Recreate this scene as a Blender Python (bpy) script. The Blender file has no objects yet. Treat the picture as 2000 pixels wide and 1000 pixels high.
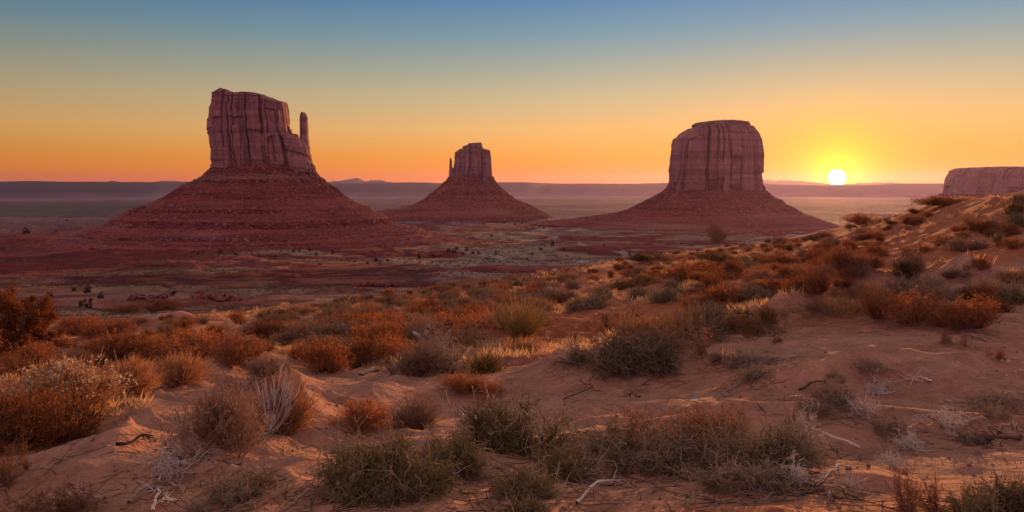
import bpy, math, random
import numpy as np
from math import radians as RAD

S = bpy.context.scene
COL = S.collection
rng = np.random.default_rng(7)

# ------------------------------------------------------------------ camera
F = 1500.0                      # focal length in photograph pixels (2000 wide)
HZ = 360.0                      # photograph row of the eye level
cd = bpy.data.cameras.new('camera')
cam = bpy.data.objects.new('camera', cd); COL.objects.link(cam)
cam.location = (0, 0, 0); cam.rotation_euler = (RAD(90), 0, 0)
cd.sensor_width = 36.0; cd.lens = 36.0 * F / 2000.0
cd.shift_y = -(500.0 - HZ) / 2000.0
cd.clip_start = 0.05; cd.clip_end = 200000.0
S.camera = cam

# ------------------------------------------------------------------ light
SUN_AZ = math.atan2(1635 - 1000, F)          # to the right of +Y
SUN_EL = RAD(3.2)
DISC_EL = math.atan2(360 - 347, math.hypot(F, 635))
SUN_STRENGTH = 5.0
def direction(az, el):
    return (math.sin(az) * math.cos(el), math.cos(az) * math.cos(el), math.sin(el))
sl = bpy.data.lights.new('sun', 'SUN'); sl.energy = SUN_STRENGTH; sl.angle = RAD(0.5); sl.color = (1.0, 0.47, 0.17)
so = bpy.data.objects.new('sun', sl); COL.objects.link(so)
from mathutils import Vector
so.rotation_euler = Vector(direction(SUN_AZ, SUN_EL)).to_track_quat('Z', 'Y').to_euler()

S.view_settings.view_transform = 'Standard'; S.view_settings.look = 'None'
S.view_settings.exposure = 0.0; S.view_settings.gamma = 1.0

# ------------------------------------------------------------------ node helper
class NT:
    def __init__(s, tree):
        s.t = tree; s.t.nodes.clear()
    def n(s, typ, **kw):
        nd = s.t.nodes.new(typ)
        for k, v in kw.items():
            if k.startswith('i_'):
                key = k[2:]
                nd.inputs[int(key) if key.isdigit() else key.replace('_', ' ')].default_value = v
            else: setattr(nd, k, v)
        return nd
    def l(s, a, b): s.t.links.new(a, b)
    def plug(s, x, sock):
        if isinstance(x, bpy.types.NodeSocket): s.l(x, sock)
        else: sock.default_value = x
    def m(s, op, a, b=None, c=None, clamp=False):
        nd = s.t.nodes.new('ShaderNodeMath'); nd.operation = op; nd.use_clamp = clamp
        for i, x in enumerate((a, b, c)):
            if x is not None: s.plug(x, nd.inputs[i])
        return nd.outputs[0]
    def vm(s, op, a, b=None):
        nd = s.t.nodes.new('ShaderNodeVectorMath'); nd.operation = op
        s.plug(a, nd.inputs[0])
        if b is not None: s.plug(b, nd.inputs[1])
        return nd
    def mix(s, f, a, b, bt='MIX'):
        nd = s.t.nodes.new('ShaderNodeMix'); nd.data_type = 'RGBA'; nd.blend_type = bt
        s.plug(f, nd.inputs[0])
        for x, sock in ((a, nd.inputs[6]), (b, nd.inputs[7])):
            if isinstance(x, tuple): x = (*x[:3], 1.0)
            s.plug(x, sock)
        return nd.outputs[2]
    def ramp(s, fac, pts, interp='LINEAR'):
        nd = s.t.nodes.new('ShaderNodeValToRGB'); cr = nd.color_ramp; cr.interpolation = interp
        while len(cr.elements) < len(pts): cr.elements.new(0.5)
        for e, (p, c) in zip(cr.elements, pts):
            e.position = p; e.color = (*c, 1.0) if len(c) == 3 else c
        s.l(fac, nd.inputs[0]); return nd.outputs[0]
    def noise(s, vec, scale, detail=4.0, rough=0.55, dist=0.0):
        nd = s.t.nodes.new('ShaderNodeTexNoise')
        nd.inputs['Scale'].default_value = scale; nd.inputs['Detail'].default_value = detail
        nd.inputs['Roughness'].default_value = rough; nd.inputs['Distortion'].default_value = dist
        if vec is not None: s.l(vec, nd.inputs['Vector'])
        return nd.outputs[0]
    def mrange(s, v, a, b, c=0.0, d=1.0):
        nd = s.t.nodes.new('ShaderNodeMapRange'); s.l(v, nd.inputs[0])
        for i, x in enumerate((a, b, c, d)): nd.inputs[i + 1].default_value = x
        return nd.outputs[0]

# ------------------------------------------------------------------ sky (world)
W = bpy.data.worlds.new('World'); S.world = W; W.use_nodes = True
w = NT(W.node_tree)
tc = w.n('ShaderNodeTexCoord')
d = w.vm('NORMALIZE', tc.outputs['Generated']).outputs[0]
sep = w.n('ShaderNodeSeparateXYZ'); w.l(d, sep.inputs[0])
t = w.m('SQRT', w.m('MAXIMUM', sep.outputs[2], 0.0))
front = w.ramp(t, [(0.0, (1.16, .20, .0)), (.10, (1.08, .235, .0)), (.19, (.97, .34, .03)), (.265, (.88, .46, .14)),
                   (.335, (.60, .46, .25)), (.385, (.38, .39, .30)), (.435, (.19, .31, .37)), (.49, (.075, .21, .41)),
                   (.60, (.14, .25, .44)), (.75, (.29, .28, .31)), (1.0, (.38, .305, .26))])
back = w.ramp(t, [(0.0, (.44, .20, .34)), (.12, (.86, .34, .60)), (.30, (1.0, .46, .80)), (.45, (1.0, .52, .86)),
                  (.62, (.72, .46, .70)), (.78, (.33, .28, .32)), (1.0, (.37, .30, .26))])
hd = w.vm('DOT_PRODUCT', d, (math.sin(SUN_AZ - .35), math.cos(SUN_AZ - .35), 0.0)).outputs['Value']
bf = w.mrange(hd, 0.55, -0.35)
base = w.mix(bf, front, back)
sd = w.vm('DOT_PRODUCT', d, direction(SUN_AZ, DISC_EL)).outputs['Value']
ang = w.m('MULTIPLY', w.m('ARCCOSINE', w.m('MINIMUM', sd, 1.0)), 180 / math.pi)
# the sky dims away from the sun, low down
dim = w.mrange(ang, 18.0, 62.0, 1.0, 0.62)
lowdim = w.mix(w.mrange(t, 0.5, 0.7), dim, (1.0, 1.0, 1.0))
base = w.mix(1.0, base, lowdim, 'MULTIPLY')
g1 = w.m('MULTIPLY', w.m('EXPONENT', w.m('MULTIPLY', ang, -1 / 7.0)), w.mrange(t, .44, .22, 0.0, 1.0))
base = w.mix(w.m('MULTIPLY', g1, .84, clamp=True), base, (1.0, .34, .0))
g2 = w.m('EXPONENT', w.m('MULTIPLY', w.m('POWER', ang, 1.5), -1 / 3.7))
base = w.mix(w.m('MULTIPLY', g2, 1.3, clamp=True), base, (1.30, .86, .0))
core = w.m('EXPONENT', w.m('MULTIPLY', w.m('POWER', ang, 1.5), -1.5))
base = w.mix(w.m('MULTIPLY', core, 1.0, clamp=True), base, (2.4, 1.9, .0))
disc = w.mrange(ang, 0.58, 0.30)
base = w.mix(disc, base, (60.0, 52.0, 34.0))
bgA = w.n('ShaderNodeBackground', i_Strength=1.0); w.l(base, bgA.inputs[0])
sky = w.n('ShaderNodeTexSky', sky_type='NISHITA', sun_disc=False, sun_elevation=SUN_EL, sun_rotation=SUN_AZ,
          air_density=1.0, dust_density=0.3, ozone_density=2.0)
bgB = w.n('ShaderNodeBackground', i_Strength=0.014); w.l(sky.outputs[0], bgB.inputs[0])
add = w.n('ShaderNodeAddShader'); w.l(bgA.outputs[0], add.inputs[0]); w.l(bgB.outputs[0], add.inputs[1])
wo = w.n('ShaderNodeOutputWorld'); w.l(add.outputs[0], wo.inputs[0])

cy = S.cycles
S.render.engine = 'CYCLES'
cy.use_denoising = True
cy.max_bounces = 5; cy.diffuse_bounces = 2; cy.glossy_bounces = 1; cy.transmission_bounces = 3
cy.transparent_max_bounces = 8; cy.volume_bounces = 0
cy.caustics_reflective = False; cy.caustics_refractive = False
cy.sample_clamp_indirect = 3.0

# ------------------------------------------------------------------ numpy noise
def _hash(ix, iy, iz, seed):
    h = (ix.astype(np.int64) * 374761393 + iy.astype(np.int64) * 668265263 + iz * 2147483647 + seed * 1274126177) & 0xffffffff
    h = ((h ^ (h >> 13)) * 1274126177) & 0xffffffff
    h = ((h ^ (h >> 16)) * 2246822519) & 0xffffffff
    return ((h ^ (h >> 15)) & 0xffffff) / float(0xffffff)
def vnoise(x, y, seed=0):
    x = np.asarray(x, float); y = np.asarray(y, float)
    xi = np.floor(x); yi = np.floor(y); fx = x - xi; fy = y - yi
    fx = fx * fx * fx * (fx * (fx * 6 - 15) + 10); fy = fy * fy * fy * (fy * (fy * 6 - 15) + 10)
    xi = xi.astype(np.int64); yi = yi.astype(np.int64)
    a = _hash(xi, yi, 0, seed); b = _hash(xi + 1, yi, 0, seed); c = _hash(xi, yi + 1, 0, seed); e = _hash(xi + 1, yi + 1, 0, seed)
    return (a + (b - a) * fx) * (1 - fy) + (c + (e - c) * fx) * fy
def fbm(x, y, seed=0, oct=4, gain=0.5):
    x = np.asarray(x, float); y = np.asarray(y, float)
    s = 0; a = 1; tot = 0
    for i in range(oct):
        c, sn = math.cos(i * 1.1), math.sin(i * 1.1)
        s = s + a * (vnoise(x * c - y * sn, x * sn + y * c, seed + i * 17) * 2 - 1); tot += a
        x = x * 2.03 + 11.7; y = y * 2.03 - 5.3; a *= gain
    return s / tot
def sstep(a, b, x):
    t_ = np.clip((x - a) / (b - a), 0, 1); return t_ * t_ * (3 - 2 * t_)

# ------------------------------------------------------------------ terrain height
VAL = [(600, -71), (900, -85), (1300, -95), (2000, -102), (3000, -110), (5000, -126), (8000, -150), (12000, -185), (40000, -260)]
# per photograph column: (depth m, photograph row) of the near dune, then (depth, height) down to the valley floor
NEAR = {
  0:    ([(2.5, 1230), (3.5, 1105), (5, 1000), (7, 920), (9, 862), (13, 785), (20, 712), (35, 665), (70, 640)], [(150, -27), (250, -41), (400, -57)]),
  250:  ([(2.5, 1210), (3.5, 1080), (4.6, 1000), (7, 890), (10, 812), (13, 766), (20, 706), (35, 658), (70, 628)], [(150, -26), (250, -40), (400, -56)]),
  500:  ([(2.5, 1200), (3.4, 1070), (4.2, 1000), (7, 870), (10, 785), (15, 725), (22, 680), (35, 640), (70, 598)], [(150, -26), (250, -40), (400, -56)]),
  750:  ([(2.5, 1190), (3.3, 1070), (4.1, 1000), (6, 900), (9, 800), (13, 728), (20, 668), (35, 615), (75, 572)], [(150, -26), (250, -41), (400, -57)]),
  1000: ([(2.5, 1180), (3.2, 1060), (4.0, 1000), (6, 880), (9, 775), (13, 705), (20, 650), (35, 592), (80, 537)], [(120, -19), (160, -30), (250, -46), (400, -60)]),
  1250: ([(2.4, 1180), (3.2, 1060), (3.9, 1000), (6, 860), (8, 780), (11, 715), (16, 660), (25, 600), (40, 552), (80, 498)], [(110, -15), (160, -30), (250, -48), (400, -62)]),
  1500: ([(2.4, 1170), (3.1, 1060), (3.8, 1000), (6, 840), (8, 755), (11, 675), (13, 637), (18, 592), (30, 542), (45, 507), (80, 463)], [(110, -13), (160, -28), (250, -48), (400, -62)]),
  1750: ([(2.3, 1170), (3.0, 1060), (3.7, 1000), (6, 825), (8, 735), (11, 648), (13, 602), (18, 558), (28, 508), (40, 466), (62, 409)], [(85, -7), (120, -18), (200, -42), (400, -62)]),
  1875: ([(2.3, 1165), (3.0, 1055), (3.65, 1000), (6, 812), (8.5, 712), (12, 624), (15, 570), (20, 510), (28, 446), (38, 405), (48, 378)], [(62, -2.2), (90, -10), (130, -24), (200, -42), (400, -62)]),
  2000: ([(2.3, 1160), (3.0, 1050), (3.6, 1000), (6, 800), (9, 690), (12, 612), (16, 545), (22, 470), (28, 400), (34, 353)], [(44, -1.2), (60, -6), (100, -18), (160, -34), (400, -62)]),
}
_lr = np.linspace(math.log(0.5), math.log(45000), 420)
_ph = np.radians(np.linspace(-180, 180, 721))
def _profile(px):
    near, drop = NEAR[px]
    sec = math.hypot(F, px - 1000) / F
    pr = [(Y * sec, -(py - HZ) / F * Y) for Y, py in near] + [(Y * sec, z) for Y, z in drop] + VAL
    r = np.array([p[0] for p in pr]); z = np.array([p[1] for p in pr])
    return np.interp(_lr, np.log(r), z)
_cols = sorted(NEAR)
_phc = [math.atan2(c - 1000, F) for c in _cols]
_pro = [_profile(c) for c in _cols]
_back = np.interp(np.exp(_lr), [0.5, 3, 10, 40, 100, 400, 600, 1300, 40000], [-1.7, -1.7, -1.2, 1.0, -3, -40, -60, -85, -200])
_phc = [-math.pi, RAD(-90)] + _phc + [RAD(48), RAD(95), math.pi]
_right = _pro[-1] + np.interp(np.exp(_lr), [0.5, 8, 20, 40, 120, 400], [0, 0.1, .9, 2.0, 3, 0])
_pro = [_back, (_pro[0] + _back) / 2] + _pro + [_right, (_right + _back) / 2, _back]
_pro = np.array(_pro)
TAB = np.empty((len(_ph), len(_lr)))
for j in range(len(_lr)): TAB[:, j] = np.interp(_ph, _phc, _pro[:, j])
def _blur(a, ax, k):
    ker = np.exp(-np.linspace(-2, 2, 2 * k + 1) ** 2); ker /= ker.sum()
    pad = [(0, 0), (0, 0)]; pad[ax] = (k, k)
    p = np.pad(a, pad, mode='edge')
    return np.apply_along_axis(lambda v: np.convolve(v, ker, 'valid'), ax, p)
TAB = _blur(_blur(TAB, 0, 8), 1, 6)
def table(phi, r):
    fj = np.clip((np.log(np.maximum(r, .5)) - _lr[0]) / (_lr[1] - _lr[0]), 0, len(_lr) - 1.001)
    fi = np.clip((phi + math.pi) / (2 * math.pi) * (len(_ph) - 1), 0, len(_ph) - 1.001)
    i = fi.astype(int); j = fj.astype(int); a = fi - i; b = fj - j
    return (TAB[i, j] * (1 - b) + TAB[i, j + 1] * b) * (1 - a) + (TAB[i + 1, j] * (1 - b) + TAB[i + 1, j + 1] * b) * a

MOUNDS = []        # (x, y, sigma, amplitude) little dunes that gathered under the shrubs
RIDGES = []        # ((x0,y0),(x1,y1), width, amplitude) sharp sand crests
def height(x, y):
    x = np.asarray(x, float); y = np.asarray(y, float)
    r = np.hypot(x, y); phi = np.arctan2(x, y)
    z = table(phi, r)
    n = r < 420
    if n.any():
        xn, yn, rn = x[n], y[n], r[n]
        a = np.zeros_like(xn)
        wx = xn + .6 * fbm(xn / 3, yn / 3, 5, 2); wy = yn + .6 * fbm(xn / 3 + 9, yn / 3, 6, 2)
        a += .055 * fbm(wx / 1.3, wy / 0.8, 11, 4) * (1 - sstep(30, 80, rn))
        a += .20 * fbm(wx / 4.2, wy / 2.6, 12, 3) * np.clip(rn / 9, .3, 1) * (1 - sstep(80, 200, rn))
        lee = fbm(wx / 1.7 + .5 * wy, wy / 1.1, 14, 3)
        a += .10 * np.maximum(0, 1 - np.abs(lee) * 4.5) ** 1.5 * np.clip(rn / 8, .25, 1) * (1 - sstep(40, 90, rn)) * sstep(-.2, .35, fbm(xn / 7, yn / 7, 15, 2))
        a += .55 * fbm(xn / 16, yn / 11, 13, 3) * sstep(12, 45, rn) * (1 - sstep(150, 400, rn))
        a += .022 * fbm(wx / .45, wy / .28, 16, 3, .6) * (1 - sstep(12, 25, rn))
        for (mx, my, sg, am) in MOUNDS:
            q = ((xn - mx) ** 2 + ((yn - my) * 1.0) ** 2) / (sg * sg)
            k = q < 9
            if k.any(): a[k] += am * np.exp(-q[k] * .5 * (1 + .35 * fbm(xn[k] * 1.6, yn[k] * 1.6, 19, 2)))
        for (p, q_, wd, am) in RIDGES:
            dx, dy = q_[0] - p[0], q_[1] - p[1]; L2 = dx * dx + dy * dy
            tt = np.clip(((xn - p[0]) * dx + (yn - p[1]) * dy) / L2, 0, 1)
            ex = xn - p[0] - tt * dx; ey = yn - p[1] - tt * dy
            dist = np.hypot(ex, ey)
            k = dist < wd * 4
            if k.any():
                wob = dist[k] + .25 * wd * fbm(xn[k] * 1.3, yn[k] * 1.3, 23, 3)
                a[k] += am * np.exp(-np.maximum(wob, 0) / wd)
        z = z.copy(); z[n] += a
    m = (r > 55) & (r < 14000)
    if m.any():
        xm, ym, rm = x[m], y[m], r[m]
        amp = sstep(60, 700, rm) * (1 - .5 * sstep(2500, 9000, rm))
        b = 8.0 * fbm(xm / 170, ym / 150, 31, 5, .52) * amp
        b += 1.6 * fbm(xm / 34, ym / 30, 33, 4) * sstep(70, 260, rm) * (1 - sstep(2500, 5000, rm))
        st = 3.3                                      # flat ledges with short risers
        q = b / st; fl = np.floor(q); fr = q - fl
        bt = (fl + sstep(.62, .95, fr)) * st
        b = b + (bt - b) * .75 * sstep(90, 220, rm) * (1 - sstep(1800, 3500, rm))
        gul = np.maximum(0, 1 - np.abs(fbm(xm / 120, ym / 90, 37, 3)) * 7)
        b -= 2.2 * gul * sstep(140, 350, rm) * (1 - sstep(1100, 2200, rm))
        z = z if z.flags.owndata else z.copy(); z[m] += b
    f = r > 4500
    if f.any():
        xf, yf, rf, pf = x[f], y[f], r[f], phi[f]
        b = 16 * fbm(xf / 1500, yf / 900, 41, 4)
        b = np.where(b > 5, 5 + (b - 5) * .3, b) * sstep(4500, 8000, rf)
        edge = 12400 + 1500 * fbm(pf * 9, pf * 0 + 2, 43, 4)
        top = (360 - (357.2 + 2.2 * fbm(pf * 14, pf * 0, 45, 4) + 2.2 * sstep(-.3, -.62, pf) * -1 + 3.5 * np.exp(-((pf - .40) / .07) ** 2))) / F * 14500
        cur = z[f] + b
        rise = sstep(0, 1, (rf - edge) / 2400)
        z2 = cur + (top - cur) * rise
        pd = np.degrees(pf); fa = sstep(22000, 26500, rf)
        def hump(c, wd): return np.exp(-((pd - c) / wd) ** 2)
        pk = hump(-12.3, 1.3) * 10 + hump(-10.2, 1.6) * 7 + hump(-27.3, .5) * 5 + hump(-24.3, .9) * 5 + hump(-22.2, 1.6) * 4 + hump(19.3, 2.3) * 13 + hump(25.5, 1.6) * 6
        pk = pk * (.75 + .5 * fbm(pf * 70, pf * 0, 47, 4))
        z2 = z2 + fa * (np.maximum(pk, -2) / F * 27000)
        z = z if z.flags.owndata else z.copy(); z[f] = z2
    return z

def ray_ground(px, py, r0=1.6, r1=1500, n=2600):
    u = (px - 1000) / F; v = -(py - HZ) / F
    Y = np.exp(np.linspace(math.log(r0), math.log(r1), n))
    hz = height(u * Y, Y) - v * Y
    k = np.nonzero(hz >= 0)[0]
    if len(k) == 0: return None
    i = k[0]
    if i == 0: Yh = Y[0]
    else:
        a, b = hz[i - 1], hz[i]; Yh = Y[i - 1] + (Y[i] - Y[i - 1]) * (-a / (b - a + 1e-12))
    return (u * Yh, Yh, float(height(np.array([u * Yh]), np.array([Yh]))[0]))

# ------------------------------------------------------------------ mesh helpers
def mesh_from(name, V, faces, smooth=True):
    """faces: array (n,4) or (n,3)"""
    me = bpy.data.meshes.new(name)
    V = np.asarray(V, np.float32); faces = np.asarray(faces, np.int32)
    k = faces.shape[1]
    me.vertices.add(len(V)); me.vertices.foreach_set('co', V.ravel())
    me.loops.add(faces.size); me.loops.foreach_set('vertex_index', faces.ravel())
    me.polygons.add(len(faces)); me.polygons.foreach_set('loop_start', np.arange(0, faces.size, k, dtype=np.int32))
    me.update(calc_edges=True)
    me.polygons.foreach_set('use_smooth', np.full(len(faces), smooth, dtype=bool))
    return me
def set_color(me, C, name='soil'):
    at = me.color_attributes.new(name, 'FLOAT_COLOR', 'POINT')
    at.data.foreach_set('color', np.concatenate([C, np.ones((len(C), 1))], 1).astype(np.float32).ravel())
def link(name, me, mat=None, parent=None):
    o = bpy.data.objects.new(name, me); COL.objects.link(o)
    if mat is not None and not me.materials: me.materials.append(mat)
    if parent is not None: o.parent = parent
    return o
def empty(name, loc=(0, 0, 0), rz=0.0):
    o = bpy.data.objects.new(name, None); COL.objects.link(o); o.location = loc; o.rotation_euler = (0, 0, rz)
    o.empty_display_size = .1
    return o
def tag(o, label=None, cat=None, group=None, kind=None):
    if label: o['label'] = label
    if cat: o['category'] = cat
    if group: o['group'] = group
    if kind: o['kind'] = kind
    return o
def grid_faces(nr, nc, wrap):
    i = np.arange(nr - 1)[:, None]; j = np.arange(nc if wrap else nc - 1)[None, :]
    j2 = (j + 1) % nc
    return np.stack([i * nc + j, i * nc + j2, (i + 1) * nc + j2, (i + 1) * nc + j], -1).reshape(-1, 4)
class Acc:
    """collects pieces into one mesh (quads stay quads, triangles are degenerate-free separate)"""
    def __init__(s): s.v = []; s.f = []; s.n = 0
    def add(s, V, Fq):
        V = np.asarray(V, float); Fq = np.asarray(Fq)
        s.v.append(V); s.f.append(Fq + s.n); s.n += len(V)
    def mesh(s, name, smooth=True):
        V = np.concatenate(s.v)
        k = max(f.shape[1] for f in s.f)
        if all(f.shape[1] == k for f in s.f): return mesh_from(name, V, np.concatenate(s.f), smooth)
        T = np.concatenate([f if f.shape[1] == 3 else np.concatenate([f[:, [0, 1, 2]], f[:, [0, 2, 3]]]) for f in s.f])
        return mesh_from(name, V, T, smooth)

# ------------------------------------------------------------------ materials
def mat(name):
    m = bpy.data.materials.new(name); m.use_nodes = True
    return m, NT(m.node_tree)
def out_principled(t_, col, rough=.9, normal=None, spec=.15, **kw):
    p = t_.n('ShaderNodeBsdfPrincipled'); t_.plug(col if not isinstance(col, tuple) else (*col, 1), p.inputs['Base Color'])
    t_.plug(rough, p.inputs['Roughness']); p.inputs['Specular IOR Level'].default_value = spec
    if normal is not None: t_.l(normal, p.inputs['Normal'])
    return p
def ground_material():
    m, t_ = mat('desert_ground')
    geo = t_.n('ShaderNodeNewGeometry'); P = geo.outputs['Position']
    at = t_.n('ShaderNodeAttribute', attribute_name='soil').outputs['Color']
    dist = t_.vm('LENGTH', P).outputs['Value']
    far = t_.mrange(dist, 60, 260)
    n1 = t_.noise(P, 3.0, 8, .62); n2 = t_.noise(P, 22.0, 5, .6); n3 = t_.noise(P, .05, 8, .65); n4 = t_.noise(P, .45, 5, .6)
    nn = t_.mix(far, n1, n3)
    f = t_.mrange(nn, .25, .75, .62, 1.38)
    col = t_.mix(1.0, at, t_.mix(0.0, f, f), 'MULTIPLY')
    grit = t_.mrange(n2, .3, .7, .82, 1.16)
    col = t_.mix(t_.m('SUBTRACT', 1.0, far), col, t_.mix(1.0, col, grit, 'MULTIPLY'))
    dark = t_.m('MULTIPLY', t_.mrange(n4, .56, .72), .35)
    col = t_.mix(dark, col, t_.mix(1.0, col, (.62, .5, .45), 'MULTIPLY'))
    # wind ripples and grit close by, rubble far off
    mp = t_.n('ShaderNodeMapping'); t_.l(P, mp.inputs[0]); mp.inputs['Rotation'].default_value = (0, 0, .5); mp.inputs['Scale'].default_value = (.35, 1, 1)
    rip = t_.noise(mp.outputs[0], 7.0, 4, .55, .6)
    hn = t_.m('ADD', t_.m('MULTIPLY', n1, .13), t_.m('ADD', t_.m('MULTIPLY', n2, .032), t_.m('MULTIPLY', rip, .09)))
    b1 = t_.n('ShaderNodeBump'); t_.l(hn, b1.inputs['Height']); b1.inputs['Strength'].default_value = .9; b1.inputs['Distance'].default_value = 1.0
    b2 = t_.n('ShaderNodeBump'); t_.l(n3, b2.inputs['Height']); b2.inputs['Distance'].default_value = 14.0; b2.inputs['Strength'].default_value = .7
    nm = t_.n('ShaderNodeMix', data_type='VECTOR'); t_.l(far, nm.inputs[0]); t_.l(b1.outputs[0], nm.inputs[4]); t_.l(b2.outputs[0], nm.inputs[5])
    p = out_principled(t_, col, .95, nm.outputs[1], .1)
    o = t_.n('ShaderNodeOutputMaterial'); t_.l(p.outputs[0], o.inputs[0])
    return m
def rock_material(name, light, dark, scale, streak=True, band=True, steep=False):
    m, t_ = mat(name)
    geo = t_.n('ShaderNodeNewGeometry'); P = geo.outputs['Position']
    def mapped(sx, sy, sz):
        mp = t_.n('ShaderNodeMapping'); t_.l(P, mp.inputs[0]); mp.inputs['Scale'].default_value = (sx, sy, sz); return mp.outputs[0]
    big = t_.noise(P, scale * .35, 6, .6)
    col = t_.mix(t_.mrange(big, .32, .68), dark, light)
    if streak:        # desert varnish running down the faces
        st = t_.noise(mapped(1, 1, .07), scale * 2.2, 6, .65)
        col = t_.mix(t_.m('MULTIPLY', t_.mrange(st, .50, .66), .62), col, tuple(c * .42 for c in dark))
        st2 = t_.noise(mapped(1, 1, .12), scale * 1.1, 5, .6, .3)
        col = t_.mix(t_.m('MULTIPLY', t_.mrange(st2, .55, .7), .5), col, (.46, .24, .17))
    if band:          # bedding
        bd = t_.noise(mapped(.04, .04, 1.6), scale * 2.0, 5, .7)
        col = t_.mix(t_.m('MULTIPLY', t_.mrange(bd, .46, .62), .6), col, tuple(c * .5 for c in dark))
        bd2 = t_.noise(mapped(.05, .05, 1.1), scale * 1.1, 3, .6)
        col = t_.mix(t_.m('MULTIPLY', t_.mrange(bd2, .55, .68), .35), col, (.44, .27, .19))
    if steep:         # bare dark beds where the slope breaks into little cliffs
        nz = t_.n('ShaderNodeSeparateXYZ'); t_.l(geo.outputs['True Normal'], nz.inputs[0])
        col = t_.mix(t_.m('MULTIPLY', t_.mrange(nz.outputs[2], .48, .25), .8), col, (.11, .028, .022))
    fine = t_.noise(P, scale * 9, 6, .65)
    col = t_.mix(1.0, col, t_.mrange(fine, .25, .75, .68, 1.3), 'MULTIPLY')
    hf = t_.m('ADD', t_.m('MULTIPLY', fine, .35), t_.noise(mapped(1, 1, .25), scale * 3.5, 6, .65))
    b = t_.n('ShaderNodeBump'); t_.l(hf, b.inputs['Height']); b.inputs['Distance'].default_value = .22 / scale; b.inputs['Strength'].default_value = .8
    p = out_principled(t_, col, .92, b.outputs[0], .12)
    o = t_.n('ShaderNodeOutputMaterial'); t_.l(p.outputs[0], o.inputs[0])
    return m
def plant_material(name, c1, c2, trans=.35, rand=.35):
    m, t_ = mat(name)
    oi = t_.n('ShaderNodeObjectInfo'); geo = t_.n('ShaderNodeNewGeometry')
    n = t_.noise(geo.outputs['Position'], 9.0, 4, .6)
    col = t_.mix(t_.mrange(n, .35, .65), c1, c2)
    f = t_.mrange(oi.outputs['Random'], 0, 1, 1 - rand, 1 + rand)
    col = t_.mix(1.0, col, f, 'MULTIPLY')
    df = t_.n('ShaderNodeBsdfDiffuse'); t_.l(col, df.inputs[0])
    tr = t_.n('ShaderNodeBsdfTranslucent'); t_.l(col, tr.inputs[0])
    ms = t_.n('ShaderNodeMixShader'); ms.inputs[0].default_value = trans
    t_.l(df.outputs[0], ms.inputs[1]); t_.l(tr.outputs[0], ms.inputs[2])
    o = t_.n('ShaderNodeOutputMaterial'); t_.l(ms.outputs[0], o.inputs[0])
    return m
M = dict(
  ground=ground_material(),
  cliff=rock_material('sandstone_cliff', (.54, .26, .22), (.39, .165, .145), .03),
  cliff_far=rock_material('sandstone_cliff_far', (.54, .27, .23), (.40, .175, .155), .018),
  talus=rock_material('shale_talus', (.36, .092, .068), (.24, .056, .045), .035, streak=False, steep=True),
  boulder=rock_material('boulder_stone', (.40, .19, .14), (.27, .11, .08), .2, False, False),
  sage=plant_material('sage_leaf', (.14, .118, .036), (.27, .222, .082), .15),
  sagegrey=plant_material('sage_grey_leaf', (.20, .15, .08), (.34, .26, .15), .2),
  sagetwig=plant_material('sage_twig', (.22, .14, .08), (.38, .26, .16), .05),
  russet=plant_material('russet_leaf', (.34, .10, .026), (.48, .175, .055), .55),
  russettwig=plant_material('russet_twig', (.26, .12, .06), (.38, .20, .115), .2),
  straw=plant_material('straw_stem', (.60, .34, .15), (.78, .50, .26), .55, .15),
  brown=plant_material('brown_twig', (.27, .155, .09), (.40, .25, .155), .25),
  flower=plant_material('dried_flower', (.62, .47, .27), (.78, .63, .40), .4, .1),
  olive=plant_material('olive_leaf', (.13, .10, .025), (.22, .15, .04), .4),
  grass=plant_material('yucca_blade', (.46, .32, .09), (.70, .48, .18), .5, .1),
  bleached=plant_material('bleached_wood', (.58, .46, .36), (.76, .63, .51), .0, .1),
  greywood=plant_material('weathered_wood', (.27, .175, .105), (.44, .315, .205), .0, .25),
  darktwig=plant_material('dark_twig', (.06, .04, .03), (.12, .08, .06), .0, .2),
  juniper=plant_material('juniper_foliage', (.040, .038, .020), (.075, .062, .032), .2),
  junired=plant_material('rusty_sunlit_juniper_foliage', (.24, .080, .025), (.40, .145, .045), .5),  # orange sunlight on the lone juniper is put into the leaf colour
  bark=plant_material('juniper_bark', (.12, .07, .05), (.2, .13, .09), .0),
  scrub=plant_material('valley_scrub', (.085, .070, .048), (.17, .135, .09), .1),
  stone=rock_material('pebble_stone', (.40, .24, .17), (.24, .12, .09), 6.0, False, False),
)

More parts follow.
